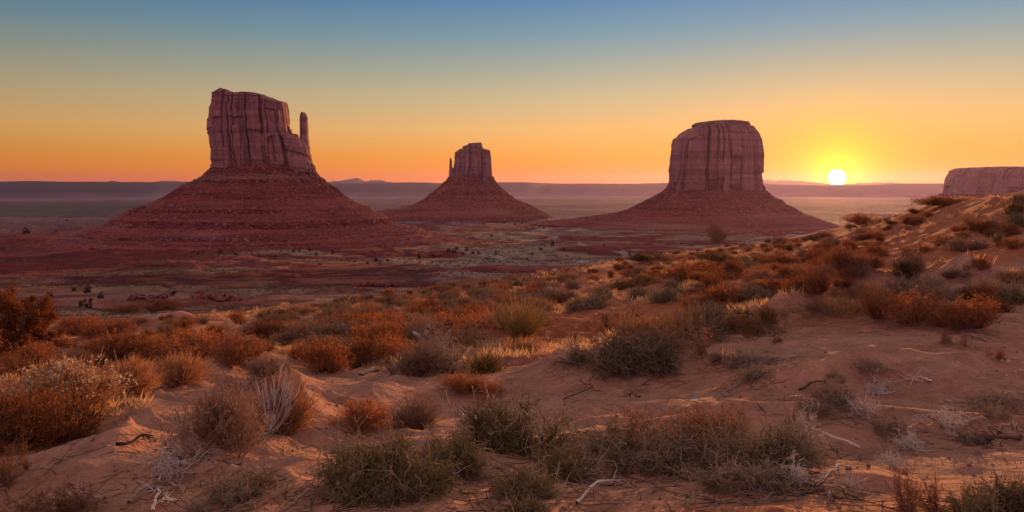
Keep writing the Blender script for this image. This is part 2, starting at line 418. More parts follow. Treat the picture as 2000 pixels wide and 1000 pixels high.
# ------------------------------------------------------------------ sand crests, some shaped for sun and shade, the rest read from the photograph
def P2(px, Y): return ((px - 1000) / F * Y, Y)
RIDGES += [
  (P2(1375, 11.6), P2(1470, 12.3), .32, .18), (P2(1470, 12.3), P2(1560, 13.6), .38, .30), (P2(1560, 13.6), P2(1690, 14.6), .48, .42),
  (P2(1690, 14.6), P2(1880, 14.3), .50, .46), (P2(1880, 14.3), P2(2010, 14.0), .45, .32),
  (P2(1640, 19.5), P2(1760, 21), .4, .16), (P2(1700, 17), P2(1880, 20), .3, .16), (P2(1850, 17.5), P2(1990, 19.5), .35, .18),
  (P2(1800, 24), P2(1990, 27), .45, .18), (P2(1640, 26), P2(1730, 28), .5, .2),
  (P2(1090, 10.3), P2(1330, 11.6), .5, .26), (P2(1330, 11.6), P2(1400, 12), .4, .10),
  (P2(1160, 6.1), P2(1420, 6.2), .38, .12), (P2(1420, 6.2), P2(1560, 6.0), .33, .09),
  (P2(1480, 7.4), P2(1700, 7.8), .42, .22), (P2(1700, 7.8), P2(2050, 7.3), .46, .27), (P2(1560, 8.9), P2(1760, 9.0), .22, .07), (P2(1840, 7.0), P2(1990, 6.9), .3, .10),  # banks raised to shade the sand in front of them
  (P2(1395, 9.6), P2(1500, 9.8), .2, .06),
  (P2(960, 18.5), P2(1200, 20.0), .4, .24), (P2(160, 9.5), P2(330, 10), .5, -.05),
  (P2(20, 8.4), P2(190, 13), .55, .34), (P2(215, 5.6), P2(300, 9.5), .50, .26), (P2(470, 5.6), P2(560, 8.2), .45, .24), (P2(600, 7.5), P2(560, 12), .5, .28), (P2(760, 9), P2(800, 13), .45, .2), (P2(400, 13), P2(520, 19), .6, .3),  # ridges added so their right flanks catch the sun
  (P2(130, 44), P2(360, 46), 1.6, 1.0), (P2(600, 5.2), P2(950, 5.2), .35, .10),
]

# ------------------------------------------------------------------ plants listed from the photograph: column, foot row, width, height (photograph pixels), kind, label
HERO = [
 (70, 868, 215, 150, 'russetbig', 'large rust red shrub at the left edge in front of the flowering rabbitbrush'),
 (120, 806, 185, 100, 'flower', 'rabbitbrush crowned with pale dried flower heads at the left edge'),
 (250, 772, 116, 74, 'globe', 'round straw brown bush right of the flowering rabbitbrush, on glowing sand'),
 (352, 748, 92, 58, 'globe', 'smaller round straw bush behind the large grey brown bush'),
 (425, 884, 155, 155, 'brownbush', 'large grey brown twiggy bush left of the pale bare stems'),
 (548, 845, 128, 112, 'strawbush', 'straw grey bush with a spray of pale bare stems on its side'),
 (505, 765, 120, 66, 'brownbush', 'low brown bush directly behind the bush with pale bare stems'),
 (265, 706, 120, 58, 'russetgrass', 'dark based rust shrub at the left end of the long rust row'),
 (355, 712, 130, 62, 'russetgrass', 'rust orange shrub in the middle of the long rust row'),
 (445, 706, 110, 48, 'russetgrass', 'low bright rust shrub at the right end of the long rust row'),
 (170, 688, 66, 30, 'russet', 'small dark rust shrub left of the long rust row'),
 (40, 735, 130, 70, 'russet', 'rust shrub on the left edge under the rusty juniper'),
 (150, 655, 86, 36, 'russetgrass', 'low rust shrub right of the rusty juniper, left of a pair'),
 (213, 657, 72, 34, 'russetgrass', 'low rust shrub right of the rusty juniper, right of a pair'),
 (700, 955, 170, 110, 'sage', 'dark sagebrush with grey twigs, left half of the big front clump'),
 (800, 945, 180, 122, 'sage', 'wide olive sagebrush in the middle of the big front clump'),
 (885, 918, 120, 86, 'sage', 'dark sagebrush at the right end of the big front clump'),
 (700, 842, 110, 66, 'russet', 'russet brown shrub behind the left of the big front sagebrush clump'),
 (790, 835, 118, 78, 'brownbush', 'brown twiggy shrub behind the big front sagebrush clump'),
 (1018, 872, 200, 124, 'sagegreen', 'dense dark green sagebrush with a blue scrap at its foot'),
 (1115, 925, 120, 66, 'sagegreen', 'low green sage below the dense dark green sagebrush'),
 (1030, 965, 130, 62, 'sagegreen', 'sparse low green sage near the bottom middle of the picture'),
 (1015, 1008, 90, 40, 'sagegreen', 'green sprig cut by the bottom edge in the middle'),
 (1320, 868, 170, 84, 'russettwiggy', 'sparse rust twigged shrub at the back of the tangled mound'),
 (1395, 862, 110, 80, 'russettwiggy', 'rust twigged shrub with upright forks on top of the tangled mound'),
 (1365, 905, 170, 78, 'deadbush', 'grey tangled dead brush in the middle of the front right mound'),
 (1480, 895, 150, 84, 'sagegrey', 'grey green sage on the right of the tangled mound'),
 (1240, 905, 140, 66, 'deadbush', 'dead brush at the left end of the tangled mound'),
 (1570, 885, 105, 104, 'bleachbush', 'bleached bare branching bush right of the tangled mound'),
 (1500, 938, 120, 44, 'deadbush', 'low dead brush below the grey green sage of the tangled mound'),
 (1195, 868, 110, 54, 'deadbush', 'dry brush at the upper left end of the tangled mound'),
 (1425, 950, 120, 50, 'deadbush', 'dry sticks drooping below the middle of the tangled mound'),
 (1555, 940, 90, 44, 'bleachbush', 'pale dead twigs at the lower right end of the tangled mound'),
 (1175, 716, 130, 66, 'sagegrey', 'grey sage on the left end of the middle dune mound'),
 (1262, 700, 150, 74, 'sagegrey', 'grey sage topping the middle dune mound'),
 (1335, 690, 110, 66, 'russettwiggy', 'rusty twigged shrub on the right end of the middle dune mound'),
 (1248, 652, 110, 46, 'straw', 'pale sunlit straw brush behind the middle dune mound'),
 (1150, 602, 66, 46, 'sagegrey', 'lone round grey green sage on sand right of the tall yucca'),
 (1172, 585, 44, 34, 'sage', 'dark sage just behind the lone round grey green sage'),
 (1250, 582, 46, 30, 'sagegrey', 'grey sage, left one of a row on pale sand'),
 (1292, 586, 40, 30, 'sagegrey', 'silvery sage, middle one of a row on pale sand'),
 (1322, 580, 44, 26, 'sagegrey', 'grey sage, right one of a row on pale sand'),
 (1018, 662, 92, 84, 'yucca', 'tall straw yellow yucca catching the sun in the centre'),
 (1024, 684, 70, 34, 'straw', 'short pale grass clump at the foot of the tall yucca'),
 (948, 727, 84, 42, 'tuft', 'green tinged tuft below and left of the tall yucca'),
 (940, 768, 104, 36, 'russet', 'low rust tuft between the green tinged tuft and the dark green sagebrush'),
 (522, 686, 40, 28, 'yuccagreen', 'small green yucca with stiff leaves beside the rust row'),
 (640, 728, 100, 74, 'russet', 'rust brown shrub above a pale plank on the sand, left of two'),
 (715, 708, 110, 76, 'russet', 'rust brown shrub above a pale plank on the sand, right of two'),
 (800, 728, 90, 66, 'brownbush', 'brown brush spilling bleached roots left of the driftwood stump foot'),
 (842, 720, 100, 78, 'deadbush', 'grey dead brush with drooping roots below the driftwood stump'),
 (905, 672, 100, 42, 'straw', 'pale straw brush between the driftwood stump and the tall yucca'),
 (780, 668, 90, 44, 'russet', 'dark rust shrub left of the driftwood stump'),
 (1745, 622, 110, 60, 'russetgrass', 'dark rust brush on the left of the right hand dune crest'),
 (1815, 634, 120, 66, 'russetgrass', 'tall rust brush in the middle of the right hand dune crest'),
 (1880, 640, 100, 60, 'russetgrass', 'rust brush at the right end of the right hand dune crest'),
 (1655, 606, 90, 34, 'straw', 'sunlit straw brush on the dune crest below the sun'),
 (1580, 622, 90, 40, 'russettwiggy', 'rust twigs along the sunlit dune crest left of centre'),
 (1505, 655, 70, 38, 'russettwiggy', 'rust twigs at the low left end of the sunlit dune crest'),
 (1465, 736, 52, 22, 'sagegrey', 'small grey tuft alone on the shaded sand slope'),
 (1425, 702, 76, 26, 'deadbush', 'flat dead sprig above the small grey tuft on the slope'),
 (1490, 710, 60, 20, 'deadbush', 'flat dead sprig right of the small grey tuft on the slope'),
 (1910, 385, 24, 34, 'tuft', 'upright tuft on the skyline of the right hand hill'),
 (1912, 452, 56, 30, 'russet', 'dark rust shrub high on the right hand hill'),
 (1952, 480, 34, 34, 'yuccagreen', 'spiky yucca on the right hand hill slope'),
 (1990, 442, 40, 34, 'sage', 'dark shrub at the right edge, upper of two on the hill'),
 (1994, 400, 30, 30, 'sage', 'dark shrub at the right edge near the skyline of the hill'),
 (1985, 592, 60, 42, 'sage', 'dark shrub at the right edge below the hill slope'),
 (1835, 478, 56, 22, 'russet', 'low rust shrub on the hill left of the spiky yucca'),
 (1880, 540, 50, 20, 'brownbush', 'low brown brush on the hill below the spiky yucca'),
 (1700, 440, 70, 24, 'russet', 'dark rust brush on the slope below and right of the sun'),
 (1850, 400, 90, 26, 'russet', 'dark rust brush along the hill skyline left of the upright tuft'),
 (1790, 1000, 66, 92, 'russettwiggy', 'small leaning twig shrub at the bottom right'),
 (1905, 1020, 120, 78, 'sage', 'dark sage cut by the bottom edge near the right corner'),
 (1985, 1010, 110, 104, 'sage', 'dark sage filling the bottom right corner'),
 (1870, 840, 110, 46, 'bleachbush', 'bleached forked dead twigs left of the right edge brush'),
 (1945, 800, 110, 40, 'deadbush', 'dead brush on a low mound near the right edge'),
 (1600, 792, 120, 26, 'deadbush', 'flat dead brush on a small ledge in the shaded sand'),
 (22, 932, 90, 66, 'russettwiggy', 'rusty dead shrub at the lower left edge'),
 (110, 1015, 170, 62, 'russettwiggy', 'rusty sprigs cut by the bottom edge at the left'),
 (330, 925, 150, 62, 'bleachbush', 'tangle of bleached branches on the sand at lower left'),
 (480, 960, 120, 56, 'deadbush', 'dark dead brush right of the bleached branch tangle'),
 (420, 985, 110, 40, 'deadbush', 'low grey dead brush below the bleached branch tangle'),
 (1330, 548, 120, 34, 'russetgrass', 'bright rust orange brush on the mound right of centre'),
 (1400, 552, 90, 28, 'russetgrass', 'rust brush on the right flank of the orange mound'),
 (1440, 512, 130, 28, 'olive', 'olive yellow brush below the lone juniper'),
 (1230, 560, 90, 26, 'olive', 'olive brown brush behind the row of grey sage'),
 (1270, 508, 60, 20, 'olive', 'olive dark brush on the dune edge left of the lone juniper'),
 (1360, 600, 80, 36, 'russet', 'deep rust shrub between the grey sage row and the dune crest'),
 (1385, 612, 60, 30, 'sagegrey', 'blue grey dead sage under the deep rust shrub'),
 (1430, 590, 90, 40, 'russet', 'rust brush left of the sunlit dune crest'),
 (240, 612, 60, 26, 'russet', 'dark rust shrub beside the overhanging rock ledge, left of two'),
 (308, 608, 62, 30, 'russet', 'dark rust shrub under the overhanging rock ledge'),
]
GROUPCAT = {'sage': ('sagebrush', 'shrub'), 'sagegreen': ('sagebrush', 'shrub'), 'sagegrey': ('sagebrush', 'shrub'),
  'russet': ('desert_shrub', 'shrub'), 'russetbig': ('desert_shrub', 'shrub'), 'russetgrass': ('desert_shrub', 'shrub'), 'russettwiggy': ('desert_shrub', 'shrub'),
  'flower': ('rabbitbrush', 'shrub'), 'globe': ('rabbitbrush', 'shrub'), 'brownbush': ('desert_shrub', 'shrub'), 'strawbush': ('rabbitbrush', 'shrub'),
  'straw': ('grass_clump', 'grass clump'), 'tuft': ('grass_clump', 'grass clump'), 'yucca': ('yucca', 'yucca'), 'yuccagreen': ('yucca', 'yucca'),
  'deadbush': ('dead_brush', 'dead brush'), 'bleachbush': ('dead_brush', 'dead brush'), 'olive': ('desert_shrub', 'shrub')}
for (px, py, ww, hh, kd, lab) in HERO:
    if py > 480 and kd not in ('yucca', 'tuft'):
        p = ray_ground(px, min(py, 1040))
        if p is None or p[1] > 70: continue
        wm = ww / F * p[1]
        MOUNDS.append((p[0], p[1] + .15 * wm, wm * .42, min(.16, .10 * wm)))

# ------------------------------------------------------------------ ground sheet
def build_ground():
    a = np.concatenate([np.radians(np.linspace(-180, -42, 90, endpoint=False)), np.radians(np.linspace(-42, 42, 1150, endpoint=False)), np.radians(np.linspace(42, 180, 90, endpoint=False))])
    r = np.concatenate([np.exp(np.linspace(math.log(.8), math.log(3), 40, endpoint=False)), np.exp(np.linspace(math.log(3), math.log(1600), 640, endpoint=False)),
                        np.exp(np.linspace(math.log(1600), math.log(11000), 90, endpoint=False)), np.linspace(11000, 17500, 60, endpoint=False), np.exp(np.linspace(math.log(17500), math.log(32000), 40))])
    R_, A_ = np.meshgrid(r, a, indexing='ij')
    x = (R_ * np.sin(A_)).ravel(); y = (R_ * np.cos(A_)).ravel()
    z = height(x, y)
    V = np.stack([x, y, z], 1)
    me = mesh_from('ground', V, grid_faces(len(r), len(a), True)[:, ::-1])
    rr = R_.ravel(); ph = A_.ravel()
    # soil colours; far plain also tinted for haze and vignette
    def C(*c): return np.array(c)
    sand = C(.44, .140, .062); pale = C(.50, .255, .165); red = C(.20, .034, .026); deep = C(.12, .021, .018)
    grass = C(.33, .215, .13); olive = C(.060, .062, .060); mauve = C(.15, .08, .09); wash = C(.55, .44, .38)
    def mixc(a_, b_, f): return a_ + (b_ - a_) * f[:, None]
    col = np.tile(sand, (len(x), 1))
    nA = fbm(x / 6, y / 4, 61, 4); col = mixc(col, C(.33, .090, .038), sstep(-.05, .4, nA) * .7)
    col = mixc(col, pale, sstep(-.05, .4, fbm(x / 9, y / 7, 62, 4) + .45 * np.exp(-((ph + .26) / .2) ** 2) - .12) * .75)
    mid = sstep(55, 260, rr); nB = fbm(x / 45, y / 30, 63, 5, .6)
    midc = mixc(np.tile(C(.42, .19, .115), (len(x), 1)), red, sstep(.0, .35, nB) * (.35 + .5 * sstep(200, 420, rr))); midc = mixc(midc, grass, sstep(.08, .3, fbm(x / 60 + 7, y / 40, 64, 5)) * .8)
    col = mixc(col, midc, mid)
    val = sstep(330, 700, rr)
    nC = fbm(x / 210, y / 120, 65, 6, .62); nD = fbm(x / 150 + 3, y / 70, 66, 5, .6)
    side = sstep(-.14, .10, ph)                                 # the wash side of the valley is paler
    vc = mixc(np.tile(red, (len(x), 1)), deep, sstep(.0, .3, nC))
    gmask = sstep(.04, .24, nD + .32 * (side - .44)) * (1 - .5 * sstep(-.25, -.5, ph) * sstep(500, 800, rr))
    vc = mixc(vc, grass, gmask * .85)
    band = sstep(640, 760, rr) * (1 - sstep(1000, 1180, rr)) * sstep(-.45, -.15, ph)
    vc = mixc(vc, C(.34, .23, .15), band * sstep(-.25, .1, nD) * .8)
    wl = np.maximum(0, 1 - np.abs(fbm(x / 260 + 20, y / 200, 67, 3)) * 13) * sstep(380, 600, rr) * (1 - sstep(2200, 3200, rr)) * sstep(-.3, .1, ph + .15 * nC)
    vc = mixc(vc, wash, wl * .8)
    zb = fbm(z / 2.2 + .8 * fbm(x / 120, y / 90, 69, 3), z * 0 + .5, 70, 2); st_ = sstep(120, 260, rr) * (1 - sstep(1300, 2000, rr)) * (1 - gmask * .7)
    col = mixc(col, vc, val)
    col = mixc(col, deep * .8, sstep(.05, .35, zb) * st_ * .7); col = mixc(col, C(.37, .105, .075), sstep(.1, .4, -zb) * st_ * .5)
    col *= (1 + .5 * fbm(x / 14, y / 11, 72, 5, .65) * sstep(60, 200, rr) * (1 - sstep(1200, 2500, rr)))[:, None]
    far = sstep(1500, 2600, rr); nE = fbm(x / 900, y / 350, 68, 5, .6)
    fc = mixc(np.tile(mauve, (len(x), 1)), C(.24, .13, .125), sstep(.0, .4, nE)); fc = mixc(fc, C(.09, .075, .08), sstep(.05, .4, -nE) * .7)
    fc = mixc(fc, olive, sstep(2600, 4200, rr) * (1 - sstep(6200, 8200, rr)) * sstep(-.1, -.5, ph) * .8)  # left plain darkened in colour for vignette and haze
    fc = mixc(fc, C(.17, .15, .19), sstep(7500, 9500, rr) * (1 - sstep(11500, 13000, rr)) * .8)  # grey scrub plain with a violet haze tint in its colour
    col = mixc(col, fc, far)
    slope = z + 170
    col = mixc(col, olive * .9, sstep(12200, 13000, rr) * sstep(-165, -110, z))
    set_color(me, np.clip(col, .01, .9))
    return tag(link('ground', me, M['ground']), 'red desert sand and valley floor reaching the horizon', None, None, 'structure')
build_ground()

# ------------------------------------------------------------------ buttes
def at_depth(px, py, D): return ((px - 1000) / F * D, D, -(py - HZ) / F * D)
def cliff_body(acc, D, left, right, top, base_py, depth, seed, slabs=34, n=3.2, N=620, T=150, rough=1.0, yoff=0.0):
    """left/right: [(py,px)] outline, top: [(px,py)] roof line, depth: half depth in m"""
    g = np.random.default_rng(seed)
    sc = D / F
    L = sorted(left); Rr = sorted(right)
    lpy = np.array([p[0] for p in L]); lx = np.array([p[1] for p in L]); rpy = np.array([p[0] for p in Rr]); rx = np.array([p[1] for p in Rr])
    tpx = np.array([p[0] for p in top]); tpy = np.array([p[1] for p in top])
    th = np.linspace(0, 2 * math.pi, N, endpoint=False) - math.pi / 2
    c, s_ = np.cos(th), np.sin(th)
    ux = np.sign(c) * np.abs(c) ** (2 / n); uy = np.sign(s_) * np.abs(s_) ** (2 / n)
    seg = np.hypot(np.diff(np.append(ux, ux[0])) * (rx.mean() - lx.mean()) / 2 * sc, np.diff(np.append(uy, uy[0])) * depth)
    arc = np.concatenate([[0], np.cumsum(seg)]); per = arc[-1]; arc = arc[:-1]
    T2 = 14
    tt = np.linspace(0, 1, T)
    bnd = np.sort(g.uniform(0, per, slabs)); off = g.normal(0, 1, (slabs, 4)); brk = np.sort(g.uniform(.12, .95, (slabs, 3)), 1)
    ro = 3.4 * min(rough, 1.1) * per / 560
    rows = []
    def px_of(i_py): return np.interp(i_py, lpy, lx), np.interp(i_py, rpy, rx)
    topmin = tpy.min()
    for t_ in tt:
        # iterate: column px -> roof row there -> this row
        py = base_py + t_ * (topmin - base_py)
        xl, xr = px_of(py); px = xl + (xr - xl) * (ux * .5 + .5)
        roof = np.interp(px, tpx, tpy)
        pyv = base_py + t_ * (roof - base_py)
        xl, xr = px_of(pyv); px = xl + (xr - xl) * (ux * .5 + .5)
        x = (px - 1000) * sc; z = -(pyv - HZ) * sc; y = D + yoff + uy * depth
        # slabs split by joints
        sw = (arc + 2.4 * fbm(z / 30 + seed, arc / 60, seed + 1, 3) * rough) % per
        k = np.searchsorted(bnd, sw) % slabs
        lev = (t_ > brk[k, 0]).astype(int) + (t_ > brk[k, 1]) + (t_ > brk[k, 2])
        dsp = off[k, lev] * ro - 1.2 * rough
        dn = np.minimum(np.abs(sw - bnd[k]), np.abs(sw - bnd[(k - 1) % slabs]))
        dsp = dsp - (5.5 + 4.0 * (fbm(z / 22, k * 3.7, seed + 3, 2))) * rough * np.exp(-(dn / (1.7 * per / 560)) ** 2)
        dsp = dsp + 3.0 * rough * fbm(arc / 7, z / 55, seed + 4, 4) + 1.5 * rough * fbm(arc / 3.2, z / 8, seed + 5, 4)
        # bedding ledges low and high on the cliff
        lo = max(0, 1 - t_ / .17); hi = max(0, (t_ - .86) / .14)
        bed = fbm(z / 2.6, z * 0 + seed, seed + 6, 2)
        dsp = dsp + (lo * 1.5 + hi * 2.0) * bed * rough
        dsp = dsp + lo * 2.2 * rough * np.sign(fbm(z / 6, z * 0 + 3, seed + 7, 1))
        edge = max(0, (t_ - .965) / .035); dsp = dsp - edge ** 2 * 2.5 * rough
        dsp = np.minimum(dsp, 1.6 * rough)
        nx, ny = c, s_
        rows.append(np.stack([x + nx * dsp, y + ny * dsp, z], 1))
    last = rows[-1]; cen = last.mean(0)
    for i in range(1, T2):
        k = 1 - i / T2
        p = last.copy(); p[:, :2] = cen[:2] + (last[:, :2] - cen[:2]) * k
        px = p[:, 0] / sc + 1000
        p[:, 2] = -(np.interp(px, tpx, tpy) - HZ) * sc + (1 - k) * 1.0 + 2.2 * rough * fbm(p[:, 0] / 14, p[:, 1] / 14, seed + 8, 3) * min(1, i / 3)
        rows.append(p)
    V = np.concatenate(rows)
    Fq = grid_faces(T + T2 - 1, N, True)
    acc.add(V, Fq)
def talus_body(D, prof, seed, kd=1.0, N=900, sub=26, rough=1.0, ydir=0.0, cx=None):
    """prof: [(py, pxL, pxR)] from the cliff foot down; depth half-size is kd x half width"""
    sc = D / F
    e_ = prof[-1]; prof = list(prof) + [(e_[0] + 6, e_[1] - 8, e_[2] + 8), (e_[0] + 26, e_[1] - 10, e_[2] + 10)]
    py = np.array([p[0] for p in prof], float); xl = np.array([p[1] for p in prof], float); xr = np.array([p[2] for p in prof], float)
    u = np.linspace(0, len(prof) - 1, (len(prof) - 1) * sub + 1); idx = np.arange(len(prof))
    py, xl, xr = np.interp(u, idx, py), np.interp(u, idx, xl), np.interp(u, idx, xr)
    kb = np.ones(4 * sub + 1) / (4 * sub + 1); pd_ = lambda v: np.convolve(np.pad(v, 2 * sub, mode='reflect', reflect_type='odd'), kb, 'valid')
    xls, xrs = pd_(xl), pd_(xr)
    th = np.linspace(0, 2 * math.pi, N, endpoint=False) - math.pi / 2
    c, s_ = np.cos(th), np.sin(th)
    rows = []
    nr = len(py)
    cm = (xl[0] + xr[0]) / 2 if cx is None else cx
    for i in range(nr):
        # each face looks the profile up a little higher or lower, so ledges wander
        w_ = i + sub * .17 * fbm(th * 5, th * 0 + i * .004, seed, 3) * min(1, i / sub) * (1 - (i / (nr - 1)) ** 4)
        pl = np.interp(w_, np.arange(nr), xl); pr = np.interp(w_, np.arange(nr), xr); pz = np.interp(w_, np.arange(nr), py)
        rad_x = np.where(c > 0, pr - cm, cm - pl) * sc
        rad_y = (pr - pl) / 2 * sc * kd
        f = i / (nr - 1)
        fan = sstep(-.02, .30, fbm(th * 3.2, th * 0 + i * .006, seed + 21, 4)) * .9     # rubble fans bury the ledges in places
        rad_x = rad_x + (np.where(c > 0, np.interp(w_, np.arange(nr), xrs) - cm, cm - np.interp(w_, np.arange(nr), xls)) * sc - rad_x) * fan
        gul = (fbm(c * 9 + 3, s_ * 9 + f * .8, seed + 2, 4) * 10 - 2.5 * np.maximum(0, 1 - np.abs(fbm(c * 6, s_ * 6 + f * 2.5, seed + 3, 3)) * 6)) * rough * math.sin(math.pi * min(1, f * 1.1 + .05))
        x = cm * sc - 1000 * sc + c * (rad_x + gul); y = D + s_ * (rad_y + gul); z = -(pz - HZ) * sc
        bo = fbm(x / 9, y / 9 + z / 9, seed + 5, 4) * 1.3 * rough + np.maximum(0, fbm(x / 4, y / 4 + z / 4, seed + 6, 2) - .3) * 3 * rough
        x = x + c * bo; y = y + s_ * bo; z = z + bo * .5
        rows.append(np.stack([x, y, z], 1))
    V = np.concatenate(rows)
    return V, grid_faces(nr, N, True)[:, ::-1], th
ico_v = None
def rock_shapes(V0, n, smin, smax, g, acc):
    """lumpy stones at points V0"""
    t_ = (1 + 5 ** .5) / 2
    iv = np.array([(-1, t_, 0), (1, t_, 0), (-1, -t_, 0), (1, -t_, 0), (0, -1, t_), (0, 1, t_), (0, -1, -t_), (0, 1, -t_), (t_, 0, -1), (t_, 0, 1), (-t_, 0, -1), (-t_, 0, 1)]) / 1.9
    fi = np.array([(0, 11, 5), (0, 5, 1), (0, 1, 7), (0, 7, 10), (0, 10, 11), (1, 5, 9), (5, 11, 4), (11, 10, 2), (10, 7, 6), (7, 1, 8), (3, 9, 4), (3, 4, 2), (3, 2, 6), (3, 6, 8), (3, 8, 9), (4, 9, 5), (2, 4, 11), (6, 2, 10), (8, 6, 7), (9, 8, 1)])
    pick = g.integers(0, len(V0), n)
    s_ = smin * (smax / smin) ** (g.random(n) ** 3)
    V = iv[None] * (1 + g.normal(0, .17, (n, 12, 1)))
    V = V * (s_[:, None] * g.uniform(.6, 1.15, (n, 3)))[:, None, :]
    a = g.uniform(0, 6.28, n); ca, sa = np.cos(a)[:, None], np.sin(a)[:, None]
    X = V[..., 0] * ca - V[..., 1] * sa; Yy = V[..., 0] * sa + V[..., 1] * ca
    V = np.stack([X, Yy, V[..., 2]], -1) + V0[pick][:, None, :]
    acc.add(V.reshape(-1, 3), (fi[None] + (np.arange(n) * 12)[:, None, None]).reshape(-1, 3))
def butte(label, D, talus, seed, bodies, spire=None, kd=1.0, cliffmat='cliff', rough=1.0, nrocks=4200, rmax=3.2):
    base = at_depth((talus[-1][1] + talus[-1][2]) / 2, talus[-1][0], D)
    root = tag(empty('butte', base), label, 'butte', 'sandstone buttes on the valley floor')
    off = np.array(base)
    def put(name, V, Fq):
        return V - off, Fq
    a = Acc()
    for b in bodies: cliff_body(a, D, **b)
    for k in range(len(a.v)): a.v[k] = a.v[k] - off
    link('cliff', a.mesh('cliff', False), M[cliffmat], root)
    if spire:
        a = Acc()
        for b in spire: cliff_body(a, D, **b)
        for k in range(len(a.v)): a.v[k] = a.v[k] - off
        link('spire', a.mesh('spire', False), M[cliffmat], root)
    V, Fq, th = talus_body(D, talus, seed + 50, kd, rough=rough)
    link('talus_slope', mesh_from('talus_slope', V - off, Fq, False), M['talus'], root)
    g = np.random.default_rng(seed + 9)
    front = V[(V[:, 1] < D + 20)]
    a = Acc(); rock_shapes(front - off, nrocks, .5 * rough + .2, rmax, g, a)
    bo = link('boulders', a.mesh('boulders', False), M['boulder'], root); bo['kind'] = 'stuff'
    return root
# left butte with a thumb
D1 = 1300
butte('tallest butte at left, flat topped tower with a thumb spire on its right', D1,
  [(322, 424, 612), (334, 414, 614), (345, 398, 622), (351, 387, 631), (358, 384, 634), (368, 366, 648), (385, 332, 672), (398, 296, 700), (404, 277, 714), (411, 273, 719), (421, 246, 745), (424, 240, 756), (436, 234, 764), (440, 214, 778),
   (446, 175, 810), (449, 168, 822), (453, 166, 826), (456, 150, 842), (460, 148, 846), (463, 128, 870), (468, 124, 876), (480, 60, 960)], 101,
  [dict(left=[(178, 432), (186, 424), (206, 422), (212, 418), (262, 416), (268, 419), (332, 424)], right=[(178, 551), (196, 554), (212, 557), (255, 562), (300, 564), (332, 570)],
        top=[(415, 190), (425, 186), (440, 180), (450, 178.5), (460, 182), (468, 187), (480, 188), (500, 186), (520, 188), (535, 194), (553, 200), (560, 206)], base_py=333, depth=58, seed=3, slabs=38, N=900, T=190),
   dict(left=[(230, 500), (335, 500)], right=[(262, 590), (275, 598), (300, 606), (335, 613)], top=[(500, 268), (545, 264), (562, 262), (573, 261), (574, 266), (582, 271), (592, 274), (600, 280), (613, 300)], base_py=336, depth=44, seed=5, slabs=22, N=500, T=110, yoff=-8),
   dict(left=[(285, 491), (333, 489)], right=[(285, 503), (333, 504)], top=[(488, 290), (494, 286), (500, 287), (505, 292)], base_py=333, depth=10, seed=6, slabs=6, N=120, T=60, rough=.5, yoff=-56),
  ],
  [dict(left=[(220, 587), (228, 586), (270, 586), (300, 589), (336, 594)], right=[(220, 597), (229, 600), (262, 601), (280, 604), (300, 606), (320, 611), (338, 614)], top=[(586, 222), (590, 220), (597, 221), (601, 228)], base_py=337, depth=11, seed=8, slabs=9, N=200, T=150, rough=.42, n=2.4)],
  kd=.8)
# centre butte, farther off
D2 = 2400
butte('smallest whole butte in the middle distance, with a thin spire on its left', D2,
  [(346, 878, 962), (354, 872, 964), (362, 862, 972), (370, 852, 982), (376, 846, 988), (379, 844, 991), (388, 832, 1004), (391, 830, 1010), (398, 812, 1030), (401, 806, 1038), (405, 780, 1044), (408, 770, 1050), (412, 735, 1058), (418, 700, 1070)], 201,
  [dict(left=[(290, 892), (298, 890), (320, 888), (345, 886), (352, 884)], right=[(290, 956), (310, 958), (330, 959), (354, 961)], top=[(884, 312), (890, 298), (897, 293), (904, 292), (945, 292), (957, 293), (960, 298)], base_py=355, depth=62, seed=13, slabs=26, rough=1.25),
   dict(left=[(279, 905), (293, 904)], right=[(279, 942), (293, 945)], top=[(904, 286), (914, 284), (916, 281), (930, 280), (940, 279), (943, 283), (945, 286)], base_py=294, depth=38, seed=15, slabs=12, N=260, T=50, rough=.9),
   dict(left=[(326, 880), (356, 877)], right=[(326, 892), (356, 892)], top=[(877, 330), (885, 328), (892, 328)], base_py=356, depth=24, seed=16, slabs=6, N=160, T=50, rough=.7)],
  [dict(left=[(308, 878), (330, 877), (356, 876)], right=[(308, 881.5), (313, 882.5), (326, 883), (356, 887)], top=[(876, 311), (878, 308), (880, 308), (883, 313)], base_py=356, depth=6, seed=18, slabs=5, N=120, T=100, rough=.3, n=2.4)],
  kd=.9, cliffmat='cliff_far', rough=1.3, nrocks=1800, rmax=4)
